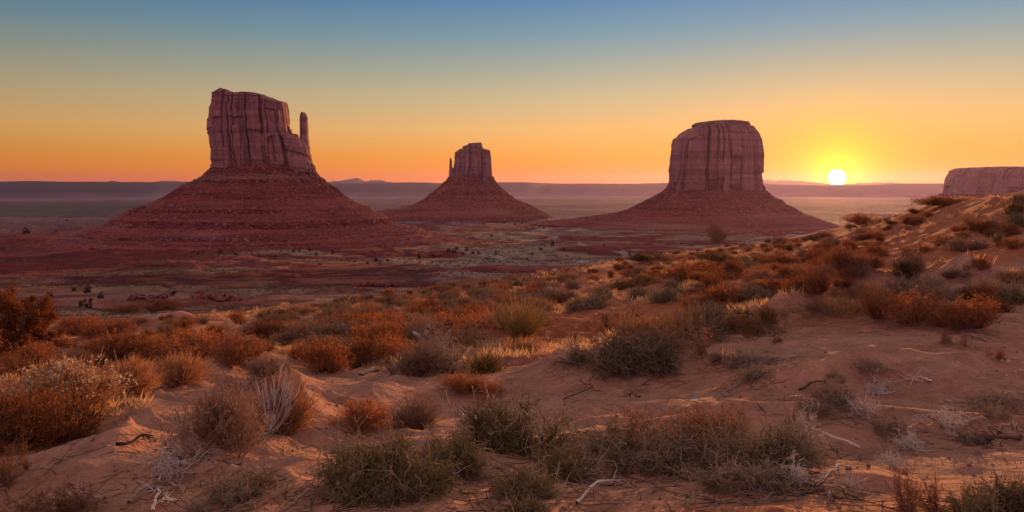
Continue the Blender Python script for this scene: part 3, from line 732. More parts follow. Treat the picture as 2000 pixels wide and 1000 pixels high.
# right butte beside the sun
D3 = 1900
butte('broad squat butte just left of the sun, with a stepped rounded cap', D3,
  [(360, 1307, 1486), (372, 1300, 1488), (378, 1290, 1496), (388, 1270, 1512), (390, 1268, 1515), (398, 1250, 1528), (404, 1240, 1540), (407, 1238, 1545), (414, 1212, 1556), (417, 1205, 1562), (424, 1150, 1580), (427, 1140, 1588), (436, 1040, 1615)], 301,
  [dict(left=[(262, 1322), (272, 1317), (310, 1312), (350, 1309), (372, 1307)], right=[(250, 1464), (262, 1474), (275, 1480), (300, 1484), (330, 1485), (372, 1484)],
        top=[(1307, 280), (1318, 272), (1330, 266), (1336, 260), (1345, 254), (1356, 249), (1457, 248), (1466, 254), (1474, 261), (1476, 268), (1486, 282)], base_py=373, depth=95, seed=23, slabs=70, N=1000, T=170, rough=1.15, n=2.7),
   dict(left=[(236, 1355), (244, 1354), (252, 1356)], right=[(236, 1458), (245, 1459), (252, 1456)], top=[(1354, 242), (1380, 239.5), (1400, 238), (1420, 237.5), (1440, 239), (1459, 241)], base_py=253, depth=62, seed=25, slabs=16, N=420, T=40, rough=.7),
   dict(left=[(271, 1315), (370, 1308)], right=[(271, 1327), (370, 1330)], top=[(1308, 272), (1327, 272), (1330, 273)], base_py=372, depth=30, seed=26, slabs=8, N=200, T=120, rough=.7)],
  None, kd=.8, cliffmat='cliff', rough=1.15, nrocks=2600, rmax=4)
# mesa cut by the right edge
D4 = 3000
butte('low mesa cut by the right edge, rising behind the near hill', D4,
  [(378, 1848, 2300), (388, 1840, 2320), (400, 1834, 2350), (425, 1826, 2420)], 401,
  [dict(left=[(327, 1880), (333, 1868), (345, 1860), (380, 1854)], right=[(327, 2280), (380, 2300)], top=[(1850, 342), (1862, 333), (1872, 328.5), (1900, 327.5), (1915, 326.5), (2000, 327.5), (2300, 330)], base_py=382, depth=190, seed=33, slabs=60, N=900, T=90, rough=.95, n=2.6)],
  None, kd=.6, cliffmat='cliff_far', rough=1.6, nrocks=200, rmax=5)
# ------------------------------------------------------------------ plant geometry
def norm(v): return v / (np.linalg.norm(v, axis=-1, keepdims=True) + 1e-9)
def grow(g, base, dr, length, segs=4, droop=0.0, wob=.15, up=0.0):
    """curved stems: returns (N, segs+1, 3) points"""
    n = len(base); P = np.empty((n, segs + 1, 3)); P[:, 0] = base; d_ = norm(dr); st = (np.asarray(length) / segs)[:, None]
    for i in range(segs):
        d_ = norm(d_ + g.normal(0, wob, (n, 3)) + np.array([0, 0, up - droop * (i + 1) / segs]))
        P[:, i + 1] = P[:, i] + d_ * st
    return P
def tubes(acc, P, R0, R1, sides=3):
    n, s_, _ = P.shape
    T = norm(np.gradient(P, axis=1)); ref = np.where(np.abs(T[..., 2:3]) > .9, np.array([1., 0, 0]), np.array([0, 0, 1.]))
    a = norm(np.cross(T, ref)); b = np.cross(T, a)
    R = np.asarray(R0)[..., None] + (np.asarray(R1)[..., None] - np.asarray(R0)[..., None]) * np.linspace(0, 1, s_)
    R = np.broadcast_to(R, (n, s_))
    an = np.arange(sides) * 2 * math.pi / sides
    V = P[:, :, None] + R[..., None, None] * (np.cos(an)[:, None] * a[:, :, None] + np.sin(an)[:, None] * b[:, :, None])
    i = np.arange(s_ - 1)[:, None]; j = np.arange(sides)[None]; j2 = (j + 1) % sides
    q = np.stack([i * sides + j, i * sides + j2, (i + 1) * sides + j2, (i + 1) * sides + j], -1).reshape(-1, 4)
    Fq = (q[None] + (np.arange(n) * s_ * sides)[:, None, None]).reshape(-1, 4)
    acc.add(V.reshape(-1, 3), Fq)
def along(g, P, k, t0=.3, t1=1.0):
    """k points on each stem with the tangent there"""
    n, s_, _ = P.shape
    t_ = g.uniform(t0, t1, (n, k)) * (s_ - 1); i = np.minimum(t_.astype(int), s_ - 2); f = (t_ - i)[..., None]
    r = np.arange(n)[:, None]
    pos = P[r, i] * (1 - f) + P[r, i + 1] * f
    return pos.reshape(-1, 3), norm(P[r, i + 1] - P[r, i]).reshape(-1, 3)
def blades(acc, g, pos, dr, ln, wd):
    """one narrow leaf quad each"""
    n = len(pos); d_ = norm(dr); side = norm(np.cross(d_, g.normal(0, 1, (n, 3))))
    ln = np.broadcast_to(ln, (n,))[:, None]; wd = np.broadcast_to(wd, (n,))[:, None]
    V = np.stack([pos, pos + d_ * ln * .5 + side * wd * .5, pos + d_ * ln, pos + d_ * ln * .5 - side * wd * .5], 1)
    acc.add(V.reshape(-1, 3), np.arange(n * 4).reshape(-1, 4))
def dome_dirs(g, n, flat=.0, maxa=88):
    ca = g.uniform(math.cos(RAD(maxa)), 1, n); az = g.uniform(0, 6.283, n); sa = np.sqrt(1 - ca * ca)
    return np.stack([sa * np.cos(az), sa * np.sin(az), ca + flat], 1)
def clumped(g, n, k, spread):
    """foot points in k uneven clumps inside a disc"""
    c = g.normal(0, 1, (k, 2)); c = c / np.maximum(1, np.linalg.norm(c, axis=1, keepdims=True)) * spread
    w_ = g.dirichlet(np.ones(k) * 2); id_ = g.choice(k, n, p=w_)
    return np.concatenate([c[id_] + g.normal(0, .035, (n, 2)), np.zeros((n, 1))], 1), c, id_
def shrub_parts(kind, seed):
    """unit shrub, about 1 wide; returns [(part, mesh, material)] and its height"""
    g = np.random.default_rng(seed); out = []
    def fin(name, acc, mt): out.append((name, acc.mesh(name + '_' + kind), M[mt]))
    if kind in ('sage', 'sagegreen', 'sagegrey'):
        n = 130; b, c, id_ = clumped(g, n, 6, .24); size = g.uniform(.65, 1.1, 6)
        dr = dome_dirs(g, n, .05, 86); dr[:, :2] += b[:, :2] * 1.6
        P = grow(g, b, dr, .40 * size[id_] * g.uniform(.6, 1.05, n), 5, .05, .22)
        a = Acc(); tubes(a, P, np.full(n, .006), np.full(n, .0022))
        p, t_ = along(g, P, 12, .25); q = grow(g, p, t_ + g.normal(0, .75, p.shape) + [0, 0, .25], g.uniform(.06, .17, len(p)), 3, 0, .3)
        tubes(a, q, np.full(len(q), .0026), np.full(len(q), .0012))
        # bare grey sticks
        fin('stems', a, 'sagetwig')
        a = Acc(); k = 46; sb = b[:k]; P2_ = grow(g, sb, dome_dirs(g, k, .05, 95), g.uniform(.35, .68, k), 7, .10, .30); P2_[..., 2] = np.abs(P2_[..., 2])
        tubes(a, P2_, np.full(k, .0075), np.full(k, .003))
        p2, t2 = along(g, P2_, 4, .4); q2 = grow(g, p2, t2 + g.normal(0, .6, p2.shape), g.uniform(.06, .16, len(p2)), 4, 0, .3); tubes(a, q2, np.full(len(q2), .004), np.full(len(q2), .002)); fin('bare_sticks', a, 'greywood')
        a = Acc(); lp, lt = along(g, q, 4, .2)
        blades(a, g, lp, lt + g.normal(0, .7, lp.shape), g.uniform(.02, .055, len(lp)), g.uniform(.007, .013, len(lp)))
        fin('leaves', a, {'sage': 'sage', 'sagegreen': 'sage', 'sagegrey': 'sagegrey'}[kind]); h = .5
    elif kind in ('russet', 'russetbig', 'olive', 'brownbush', 'russetgrass'):
        big = kind in ('russetbig', 'russetgrass'); n = 260 if big else 200
        b, c, id_ = clumped(g, n, 7, .27); size = g.uniform(.6, 1.1, 7)
        dr = dome_dirs(g, n, .55 if kind == 'russetgrass' else .25, 82); dr[:, :2] += b[:, :2] * 1.3
        P = grow(g, b, dr, (.50 if kind == 'russetgrass' else .44) * size[id_] * g.uniform(.6, 1.1, n), 5, 0, .13, .05)
        a = Acc(); tubes(a, P, np.full(n, .005), np.full(n, .0016))
        p, t_ = along(g, P, 8, .3); q = grow(g, p, t_ + g.normal(0, .5, p.shape) + [0, 0, .2], g.uniform(.05, .16, len(p)), 3, 0, .2)
        tubes(a, q, np.full(len(q), .0022), np.full(len(q), .001)); fin('stems', a, 'brown' if kind in ('brownbush',) else 'russettwig')
        a = Acc(); lp, lt = along(g, q, 3, .2)
        blades(a, g, lp, lt + g.normal(0, .6, lp.shape), g.uniform(.025, .06, len(lp)), g.uniform(.006, .011, len(lp)))
        fin('leaves', a, {'olive': 'olive', 'brownbush': 'brown'}.get(kind, 'russet')); h = .56
    elif kind in ('globe', 'flower', 'strawbush', 'straw'):
        n = {'globe': 420, 'flower': 460, 'strawbush': 420, 'straw': 260}[kind]
        b = np.concatenate([g.normal(0, .07 if kind != 'straw' else .2, (n, 2)), np.zeros((n, 1))], 1)
        dr = dome_dirs(g, n, .12, 84)
        P = grow(g, b, dr, (.47 if kind != 'straw' else .33) * g.uniform(.7, 1.05, n), 5, -.02, .07, .04)
        a = Acc(); tubes(a, P, np.full(n, .0075), np.full(n, .0030))
        p, t_ = along(g, P, 4, .4); q = grow(g, p, t_ + g.normal(0, .25, p.shape) + [0, 0, .15], g.uniform(.06, .14, len(p)), 2, 0, .12)
        tubes(a, q, np.full(len(q), .0032), np.full(len(q), .0016)); fin('stems', a, 'straw')
        if kind == 'flower':
            a = Acc(); e = P[:, -1]; e = e[e[:, 2] > .12]; e = e[g.random(len(e)) < .8]
            for _ in range(6): 
                pp = e + g.normal(0, .014, e.shape); blades(a, g, pp, g.normal(0, 1, pp.shape), g.uniform(.016, .030, len(pp)), g.uniform(.012, .02, len(pp)))
            fin('flower_heads', a, 'flower')
        if kind == 'strawbush':
            a = Acc(); k = 34; bb = np.tile([-.06, -.30, .06], (k, 1)) + g.normal(0, .025, (k, 3))
            dd = np.stack([g.normal(.05, .95, k), g.uniform(-.40, -.0, k), g.uniform(.5, 1.0, k)], 1)
            Q = grow(g, bb, dd, g.uniform(.3, .5, k), 7, -.02, .1, .14); tubes(a, Q, np.full(k, .011), np.full(k, .004)); 
            p, t_ = along(g, Q, 3, .4); q = grow(g, p, t_ + g.normal(0, .3, p.shape), g.uniform(.06, .14, len(p)), 3, 0, .15, .1); tubes(a, q, np.full(len(q), .006), np.full(len(q), .0025))
            fin('bare_stems', a, 'bleached')
        h = .5
    elif kind == 'russettwiggy':
        n = 60; b, c, id_ = clumped(g, n, 6, .36)
        P = grow(g, b, dome_dirs(g, n, .5, 75), g.uniform(.2, .46, n), 6, 0, .28, .05); a = Acc(); tubes(a, P, np.full(n, .007), np.full(n, .0025))
        p, t_ = along(g, P, 7, .2); q = grow(g, p, t_ + g.normal(0, .8, p.shape) + [0, 0, .2], g.uniform(.06, .18, len(p)), 4, 0, .35)
        tubes(a, q, np.full(len(q), .0035), np.full(len(q), .0014))
        p2, t2 = along(g, q, 4, .3); q2 = grow(g, p2, t2 + g.normal(0, .8, p2.shape), g.uniform(.03, .08, len(p2)), 2, 0, .3); tubes(a, q2, np.full(len(q2), .0018), np.full(len(q2), .001))
        fin('stems', a, 'brown')
        a = Acc(); lp, lt = along(g, q2, 2, .3); blades(a, g, lp, lt + g.normal(0, .7, lp.shape), g.uniform(.012, .03, len(lp)), g.uniform(.004, .008, len(lp))); fin('leaves', a, 'russet'); h = .5
    elif kind in ('deadbush', 'bleachbush'):
        n = 48 if kind == 'deadbush' else 20; b, c, id_ = clumped(g, n, 5, .30 if kind == 'deadbush' else .15)
        dr = dome_dirs(g, n, .1 if kind == 'deadbush' else .3, 92)
        P = grow(g, b, dr, g.uniform(.25, .6, n), 8, .14 if kind == 'deadbush' else .02, .34); P[..., 2] = np.abs(P[..., 2])
        a = Acc(); tubes(a, P, g.uniform(.007, .013, n), np.full(n, .0035), 4)
        p, t_ = along(g, P, 6, .2); q = grow(g, p, t_ + g.normal(0, .7, p.shape), g.uniform(.08, .24, len(p)), 5, .05, .35); tubes(a, q, np.full(len(q), .0055), np.full(len(q), .0022))
        p2, t2 = along(g, q, 3, .3); q2 = grow(g, p2, t2 + g.normal(0, .8, p2.shape), g.uniform(.03, .10, len(p2)), 3, 0, .4); tubes(a, q2, np.full(len(q2), .0034), np.full(len(q2), .0018))
        fin('branches', a, 'greywood' if kind == 'deadbush' else 'bleached')
        if kind == 'deadbush':
            a = Acc(); k = 120; bb, _, _ = clumped(g, k, 5, .3); Q = grow(g, bb, dome_dirs(g, k, .2, 85), g.uniform(.1, .3, k), 4, 0, .4); tubes(a, Q, np.full(k, .003), np.full(k, .001))
            p, t_ = along(g, Q, 8, .2); q = grow(g, p, t_ + g.normal(0, .9, p.shape), g.uniform(.03, .09, len(p)), 2, 0, .3); tubes(a, q, np.full(len(q), .002), np.full(len(q), .001)); fin('dry_twigs', a, 'sagetwig')
        h = .46
    elif kind in ('yucca', 'yuccagreen', 'tuft'):
        n = {'yucca': 260, 'yuccagreen': 150, 'tuft': 300}[kind]
        b = np.concatenate([g.normal(0, .05 if kind != 'tuft' else .17, (n, 2)), np.zeros((n, 1))], 1)
        dr = dome_dirs(g, n, {'yucca': .75, 'yuccagreen': .25, 'tuft': .9}[kind], 80)
        P = grow(g, b, dr, {'yucca': .95, 'yuccagreen': .52, 'tuft': .42}[kind] * g.uniform(.5, 1.08, n), 5, .03, .05)
        a = Acc(); tubes(a, P, np.full(n, .010 if kind != 'tuft' else .006), np.full(n, .0015)); fin('blades', a, {'yucca': 'grass', 'yuccagreen': 'olive', 'tuft': 'olive'}[kind])
        if kind != 'yuccagreen':
            a = Acc(); k = 120; bb = np.concatenate([g.normal(0, .1, (k, 2)), np.zeros((k, 1))], 1); Q = grow(g, bb, dome_dirs(g, k, .5, 88), g.uniform(.2, .5, k), 5, .12, .15); tubes(a, Q, np.full(k, .0035), np.full(k, .0014)); fin('dry_stalks', a, 'straw')
        h = {'yucca': .95, 'yuccagreen': .5, 'tuft': .42}[kind]
    return out, h
NVAR = {'flower': 1, 'strawbush': 1, 'yucca': 1, 'globe': 2, 'russetbig': 1, 'bleachbush': 3, 'russet': 5, 'sage': 4, 'sagegrey': 4}
PROTO = {}
def shrub(kind, loc, wm, hm, label, group=None, rz=None):
    """a shrub of its own with copies of its parts (they share mesh data)"""
    if kind not in PROTO: PROTO[kind] = [shrub_parts(kind, 1000 + 31 * len(PROTO) + i) for i in range(NVAR.get(kind, 3))]
    var = PROTO[kind][int(rng.integers(len(PROTO[kind])))]
    nm, ct = GROUPCAT[kind]
    parts, h = var
    root = empty(nm, (loc[0], loc[1], loc[2] - .015 * wm), rng.uniform(0, 6.28) if rz is None else rz)
    wm = wm * 1.22; hm = hm * 1.08
    root.rotation_euler = (rng.normal(0, .08), rng.normal(0, .08), root.rotation_euler[2])
    root.scale = (wm, wm * rng.uniform(.7, 1.25), hm / h)
    tag(root, label, ct, group)
    for pn, me, mt in parts:
        o = link(pn, me, mt, root)
    return root
placed = []
for (px, py, ww, hh, kd, lab) in HERO:
    p = ray_ground(px, py)
    if p is None: print('no ground', lab); continue
    k = p[1] / F
    shrub(kd, p, ww * k, hh * k, lab, None, 0.0 if kd in ('strawbush',) else None)
    placed.append((px, py, ww, kd, lab))

# -------- the remaining shrubs: regions of the photograph, sizes in metres
REG = [  # polygon, count, min gap px, kinds
 ([(480, 640), (560, 610), (640, 590), (740, 572), (860, 560), (1000, 545), (1110, 545), (1110, 600), (990, 640), (860, 655), (740, 690), (600, 680), (520, 668)], 130, 15,
  ['russet', 'russet', 'brownbush', 'brownbush', 'sage', 'russet', 'sagegrey', 'straw'], 'shrubs in the dense brown band along the dune edge', (.75, 1.35)),
 ([(1100, 545), (1110, 525), (1200, 510), (1300, 492), (1420, 476), (1540, 468), (1640, 462), (1640, 520), (1500, 585), (1400, 590), (1220, 552)], 95, 15,
  ['russet', 'russet', 'russetgrass', 'russetgrass', 'sagegrey', 'brownbush', 'straw', 'straw'], 'shrubs between the lone juniper and the dune crest', (.5, 1.0)),
 ([(1640, 452), (1720, 425), (1800, 404), (1840, 398), (1800, 450), (1740, 500), (1640, 560), (1560, 590), (1500, 590)], 38, 15,
  ['russet', 'brownbush', 'russetgrass', 'straw', 'russet'], 'dark shrubs on the slope below the sun', (.4, .85)),
 ([(1740, 520), (1900, 440), (1995, 390), (1995, 600), (1920, 620), (1760, 570)], 24, 22,
  ['russet', 'brownbush', 'deadbush', 'straw', 'tuft'], 'sparse brush on the right hand hill', (.35, .8)),
 ([(90, 640), (480, 606), (480, 650), (420, 690), (200, 668)], 20, 20, ['russetgrass', 'russet', 'brownbush', 'straw'], 'shrubs on the left slope behind the rust row', (.6, 1.2)),
 ([(0, 690), (140, 668), (200, 700), (190, 720), (0, 735)], 7, 26, ['russet', 'brownbush', 'russetgrass'], 'rust shrubs below the rusty juniper', (.6, 1.0)),
 ([(560, 690), (880, 660), (880, 700), (740, 720), (600, 720)], 9, 30, ['russet', 'brownbush', 'straw', 'deadbush'], 'shrubs filling the gaps around the driftwood stump', (.5, .9)),
 ([(1380, 640), (1600, 600), (1700, 575), (1690, 600), (1560, 625), (1420, 665)], 14, 22, ['straw', 'russettwiggy', 'russettwiggy', 'tuft'], 'sunlit sprigs along the dune crest', (.3, .6)),
 ([(1380, 690), (1560, 660), (1960, 670), (1990, 940), (1640, 960), (1620, 760), (1400, 760)], 15, 34, ['deadbush', 'deadbush', 'russettwiggy', 'bleachbush'], 'dead sprigs on the shaded right slope', (.14, .38)),
 ([(1180, 640), (1360, 605), (1400, 640), (1380, 660), (1200, 660)], 9, 24, ['straw', 'russettwiggy', 'sagegrey'], 'sprigs behind the middle dune mound', (.4, .8)),
]
NOUN = {'russet': 'rust brown shrub', 'russetgrass': 'bright rust shrub', 'brownbush': 'dull brown shrub', 'sage': 'dark green sage', 'sagegrey': 'grey sage', 'straw': 'pale straw clump',
        'olive': 'olive shrub', 'deadbush': 'dry grey brush', 'tuft': 'green tinged tuft', 'russettwiggy': 'rusty twig sprig', 'bleachbush': 'bleached twig sprig', 'yuccagreen': 'green yucca'}
LM = [(1020, 640, 'the tall yucca'), (830, 655, 'the driftwood stump'), (1402, 470, 'the lone juniper'), (1150, 585, 'the lone round sage'), (1290, 575, 'the grey sage row'),
      (522, 680, 'the small green yucca'), (360, 690, 'the long rust row'), (40, 640, 'the rusty juniper'), (1635, 440, 'the slope under the sun'), (1815, 610, 'the dark brush on the right crest'),
      (1952, 470, 'the spiky yucca on the hill'), (1330, 535, 'the orange mound'), (1240, 670, 'the middle dune mound'), (700, 690, 'the pale plank'), (290, 580, 'the rock ledge'), (1440, 505, 'the olive brush'),
      (1700, 575, 'the sunlit crest'), (1910, 662, 'the weathered split stick'), (1600, 785, 'the small ledge of dead brush'), (1870, 830, 'the bleached forked twigs'), (1465, 730, 'the small grey tuft on the slope'), (1650, 870, 'the long bleached stick')]
def inpoly(x, y, poly):
    c = False; n = len(poly); j = n - 1
    for i in range(n):
        xi, yi = poly[i]; xj, yj = poly[j]
        if (yi > y) != (yj > y) and x < (xj - xi) * (y - yi) / (yj - yi) + xi: c = not c
        j = i
    return c
fill = []
for poly, cnt, gap, kinds, grp, (s0, s1) in REG:
    xs = [p[0] for p in poly]; ys = [p[1] for p in poly]; done = 0; tries = 0
    while done < cnt and tries < cnt * 40:
        tries += 1
        x = rng.uniform(min(xs), max(xs)); y = rng.uniform(min(ys), max(ys))
        if not inpoly(x, y, poly): continue
        sc_ = .35 + .65 * (y - 400) / 250
        if any(abs(x - q[0]) < gap * sc_ * 1.6 and abs(y - q[1]) < gap * sc_ * .55 for q in fill): continue
        if any(abs(x - q[0]) < q[2] * .42 and -10 < q[1] - y < 14 for q in placed): continue
        p = ray_ground(x, y)
        if p is None or p[1] > 130: continue
        wm = s0 * (s1 / s0) ** rng.random(); kd = kinds[int(rng.integers(len(kinds)))]
        fill.append((x, y, wm, kd, grp, p)); done += 1
used = {}
lab_of = []
for i, (x, y, wm, kd, grp, p) in enumerate(fill):
    best = sorted(LM, key=lambda m: math.hypot(m[0] - x, (m[1] - y) * 2))[0]
    dx, dy = x - best[0], (y - best[1]) * 2
    rel = ('right of' if dx > 0 else 'left of') if abs(dx) > abs(dy) else ('in front of' if dy > 0 else 'behind')
    dist = math.hypot(dx, dy)
    key = (NOUN[kd], rel, best[2]); used.setdefault(key, []).append((dist, i)); lab_of.append(None)
ORD = ['nearest', 'second', 'third', 'fourth', 'fifth', 'sixth', 'seventh', 'eighth', 'ninth', 'tenth', 'eleventh', 'twelfth', 'thirteenth', 'fourteenth', 'fifteenth', 'sixteenth', 'seventeenth', 'eighteenth']
for (noun, rel, lm), lst in used.items():
    lst.sort()
    for k, (dist, i) in enumerate(lst):
        lab_of[i] = f'{noun} {rel} {lm}' if len(lst) == 1 else (f'{noun} {rel} {lm}, nearest to it' if k == 0 else f'{ORD[min(k, 17)]} nearest {noun} {rel} {lm}')
for (x, y, wm, kd, grp, p), lab in zip(fill, lab_of):
    shrub(kd, p, wm, wm * rng.uniform(.45, .75), lab, grp)

# ------------------------------------------------------------------ junipers
def juniper(seed, h, wd, loc, label, group, leafmat, nleaf=9000, lean=0.0, bark='bark', gappy=.5, lf=1.0):
    g = np.random.default_rng(seed)
    root = tag(empty('juniper_tree', loc), label, 'tree', group)
    a = Acc(); k = 7
    tr = grow(g, g.normal(0, .05 * h, (k, 3)) * [1, 1, 0], np.stack([g.normal(lean, .35, k), g.normal(0, .3, k), np.ones(k)], 1), h * g.uniform(.55, .9, k), 7, 0, .13)
    tubes(a, tr, np.full(k, .028 * h), np.full(k, .008 * h), 6)
    p, t_ = along(g, tr, 12, .03); li = grow(g, p, t_ * .4 + g.normal(0, .7, p.shape) + [0, 0, .25], g.uniform(.15, .42, len(p)) * wd * .8, 5, 0, .2, .05)
    tubes(a, li, np.full(len(li), .010 * h), np.full(len(li), .003 * h), 4)
    link('trunk', a.mesh('trunk'), M[bark], root)
    a = Acc(); c, ct = along(g, li, 5, .3); kk = len(c); keep = g.random(kk) < gappy + .3; c = c[keep]; kk = len(c)
    sz = g.uniform(.03, .085, kk) * wd
    id_ = g.integers(0, kk, nleaf)
    pos = c[id_] + norm(g.normal(0, 1, (nleaf, 3))) * (sz[id_] * g.random(nleaf) ** .5)[:, None]
    pos[:, 2] = np.maximum(pos[:, 2], .03 * h)
    blades(a, g, pos, (pos - c[id_]) / wd * 12 + g.normal(0, .5, pos.shape) + [0, 0, .5], g.uniform(.012, .03, nleaf) * h * lf, g.uniform(.008, .016, nleaf) * h * lf)
    link('crown', a.mesh('crown'), M[leafmat], root)
    return root
def put(px, py, r0=1.6): return ray_ground(px, py, r0)
p = put(1402, 476); k = p[1] / F
juniper(51, 44 * k, 52 * k, p, 'lone orange lit juniper on the dune edge below the right butte', None, 'junired', 14000, gappy=.75, lf=1.7)
p = put(35, 700); k = p[1] / F
juniper(53, 150 * k, 170 * k, p, 'rusty juniper leaning in from the left edge', None, 'junired', 30000, .25, gappy=.8)
# dark junipers dotted over the valley: each a thing, shared crown mesh
g = np.random.default_rng(77)
def jun_mesh(seed):
    g = np.random.default_rng(seed); a = Acc(); k = 14
    c = g.normal(0, .26, (k, 3)) * [1, 1, .75] + [0, 0, .42]; n = 900; id_ = g.integers(0, k, n)
    pos = c[id_] + norm(g.normal(0, 1, (n, 3))) * (.17 * g.random(n) ** .4)[:, None]; pos[:, 2] = np.abs(pos[:, 2])
    blades(a, g, pos, g.normal(0, 1, (n, 3)), g.uniform(.06, .12, n), g.uniform(.04, .08, n))
    s_ = grow(g, np.zeros((5, 3)), dome_dirs(g, 5, .6, 60), np.full(5, .5), 4, 0, .2); return a.mesh('juniper_crown'), s_
JM = []
for i in range(4):
    me, s_ = jun_mesh(300 + i); b = Acc(); tubes(b, s_, np.full(5, .04), np.full(5, .015), 4); JM.append((me, b.mesh('juniper_trunk')))
JUN = [(1080, 478, 10), (1055, 489, 9), (1040, 497, 7), (912, 489, 9), (876, 492, 10), (888, 493, 10), (904, 498, 9), (892, 487, 7), (847, 503, 10), (817, 504, 11), (858, 502, 6), (770, 478, 9), (734, 510, 9), (718, 516, 8), (757, 510, 9),
       (617, 498, 8), (604, 490, 8), (603, 483, 4), (574, 492, 9), (586, 491, 7), (649, 492, 6), (650, 496, 6), (538, 504, 7), (618, 499, 6), (801, 500, 5), (692, 512, 5), (624, 518, 7), (924, 496, 8), (935, 497, 8), (968, 496, 7), (1030, 508, 6), (960, 462, 5),
       (172, 572, 17), (145, 567, 10), (95, 580, 14), (197, 583, 13), (338, 578, 12), (170, 602, 22), (288, 580, 0), (50, 457, 14), (110, 452, 6), (130, 432, 5), (430, 494, 8), (460, 498, 8), (455, 492, 5), (402, 490, 7), (387, 497, 6), (465, 500, 5), (505, 500, 6), (490, 491, 5),
       (945, 438, 5), (985, 436, 5), (1005, 440, 6), (1020, 437, 5), (1062, 448, 6), (1125, 455, 4), (1210, 500, 6), (1230, 500, 9), (1245, 497, 5), (1180, 480, 5), (1330, 478, 6), (950, 430, 4), (925, 433, 4), (965, 433, 5), (880, 432, 3), (1100, 490, 7), (1150, 496, 6)]
n_j = 0
def near_lm(px, py):
    if py < 460: return 'on the far flats beneath the small middle butte' if px > 700 else 'on the flats left of the tallest butte'
    if py > 540: return 'on the pale left slope above the rust shrubs'
    return 'in the dark tree row on the valley floor' if 780 < px < 960 else ('on the valley floor below the tallest butte' if px < 780 else 'on the pale wash below the middle and right buttes')
for (px, py, wpx) in JUN:
    if wpx == 0: continue
    p = ray_ground(px, py, 90, 6000)
    if p is None: continue
    wm = max(1.6, wpx / F * p[1])
    root = tag(empty('juniper_tree', (p[0], p[1], p[2] - .05 * wm), rng.uniform(0, 6)), 'small dark rounded juniper ' + near_lm(px, py), 'tree', 'dark junipers ' + near_lm(px, py))
    root.scale = (wm, wm, wm * rng.uniform(.8, 1.1))
    me, tm = JM[int(rng.integers(4))]
    link('crown', me, M['juniper'], root); link('trunk', tm, M['bark'], root)

# ------------------------------------------------------------------ uncountable growth
def scatter_clumps(name, pts, size, mt, label, nb=10, hfac=.7, wf=.22):
    g = np.random.default_rng(len(pts)); a = Acc(); n = len(pts)
    c = np.repeat(pts, nb, 0); s_ = np.repeat(size, nb)
    pos = c + g.normal(0, .28, c.shape) * s_[:, None] * [1, 1, .0]
    dr = np.concatenate([g.normal(0, .55, (len(c), 2)), np.full((len(c), 1), 1.0)], 1)
    blades(a, g, pos - [0, 0, .02], dr, s_ * hfac * g.uniform(.5, 1.1, len(c)), s_ * wf)
    return tag(link(name, a.mesh(name, False), M[mt]), label, None, None, 'stuff')
g = np.random.default_rng(5)
n = 75000
az = g.uniform(-.66, .66, n); r = np.exp(g.uniform(math.log(70), math.log(2600), n)); x = r * np.sin(az); y = r * np.cos(az)
dn = fbm(x / 150 + 3, y / 70, 66, 4) + .5 * np.maximum(0, 1 - np.abs(fbm(x / 260 + 20, y / 200, 67, 3)) * 5) - .12 + .35 * fbm(x / 40, y / 25, 81, 3) + .12 * sstep(0, .25, az)
k = dn > .02; x, y, r = x[k], y[k], r[k]
pts = np.stack([x, y, height(x, y)], 1)
scatter_clumps('valley_scrub', pts, np.clip(r * .0032, .5, 3.0) * g.uniform(.5, 1.3, len(pts)), 'scrub', 'low grey scrub dotted over the valley floor', 8, .55)
n = 5000
az = g.uniform(-.66, .1, n); r = np.exp(g.uniform(math.log(55), math.log(420), n)); x = r * np.sin(az); y = r * np.cos(az)
k = fbm(x / 22, y / 14, 87, 4) > .0; x, y, r = x[k], y[k], r[k]; pts = np.stack([x, y, height(x, y)], 1)
scatter_clumps('slope_scrub', pts, g.uniform(.35, 1.3, len(pts)) * (.6 + r / 300), 'brown', 'low brown scrub on the slope down to the valley', 14, .6, .10)
n = 5200
az = g.uniform(-.62, .62, n); r = np.exp(g.uniform(math.log(9), math.log(110), n)); x = r * np.sin(az); y = r * np.cos(az)
dn = fbm(x / 7, y / 5, 83, 3) + .15 * sstep(14, 40, r)
k = dn > .08; x, y, r = x[k], y[k], r[k]; pts = np.stack([x, y, height(x, y)], 1)
scatter_clumps('dry_grass', pts, .14 * g.uniform(.5, 1.5, len(pts)) * (1 + r / 60), 'straw', 'short dry grass sprigs between the shrubs', 26, 1.0, .07)
# twig litter: small broken sticks lying everywhere on the near sand
a = Acc(); n = 1500
az = g.uniform(-.62, .62, n); r = np.exp(g.uniform(math.log(3.2), math.log(16), n)); x = r * np.sin(az); y = r * np.cos(az)
k = fbm(x / 1.4, y / 1.0, 85, 3) > .06; x, y = x[k], y[k]
hx = []; hy = []
for (px, py, ww, hh, kd, lab) in HERO:
    if py < 600: continue
    q = ray_ground(px, py)
    if q is None: continue
    wm = ww / F * q[1] * 1.2; m_ = 46 if kd in ('deadbush', 'bleachbush', 'sage', 'sagegreen', 'sagegrey') else 22
    aa = g.uniform(0, 6.28, m_); rr_ = wm * g.uniform(.25, .85, m_); hx.append(q[0] + rr_ * np.cos(aa)); hy.append(q[1] + rr_ * np.sin(aa) - .12 * wm)
x = np.concatenate([x] + hx); y = np.concatenate([y] + hy); sh = g.permutation(len(x)); x, y = x[sh], y[sh]; n = len(x)
b = np.stack([x, y, height(x, y) + .006], 1); ang_ = g.uniform(0, 6.28, n)
P = grow(g, b, np.stack([np.cos(ang_), np.sin(ang_), g.uniform(-.03, .12, n)], 1), g.uniform(.05, .30, n) ** 1.0, 4, 0, .22)
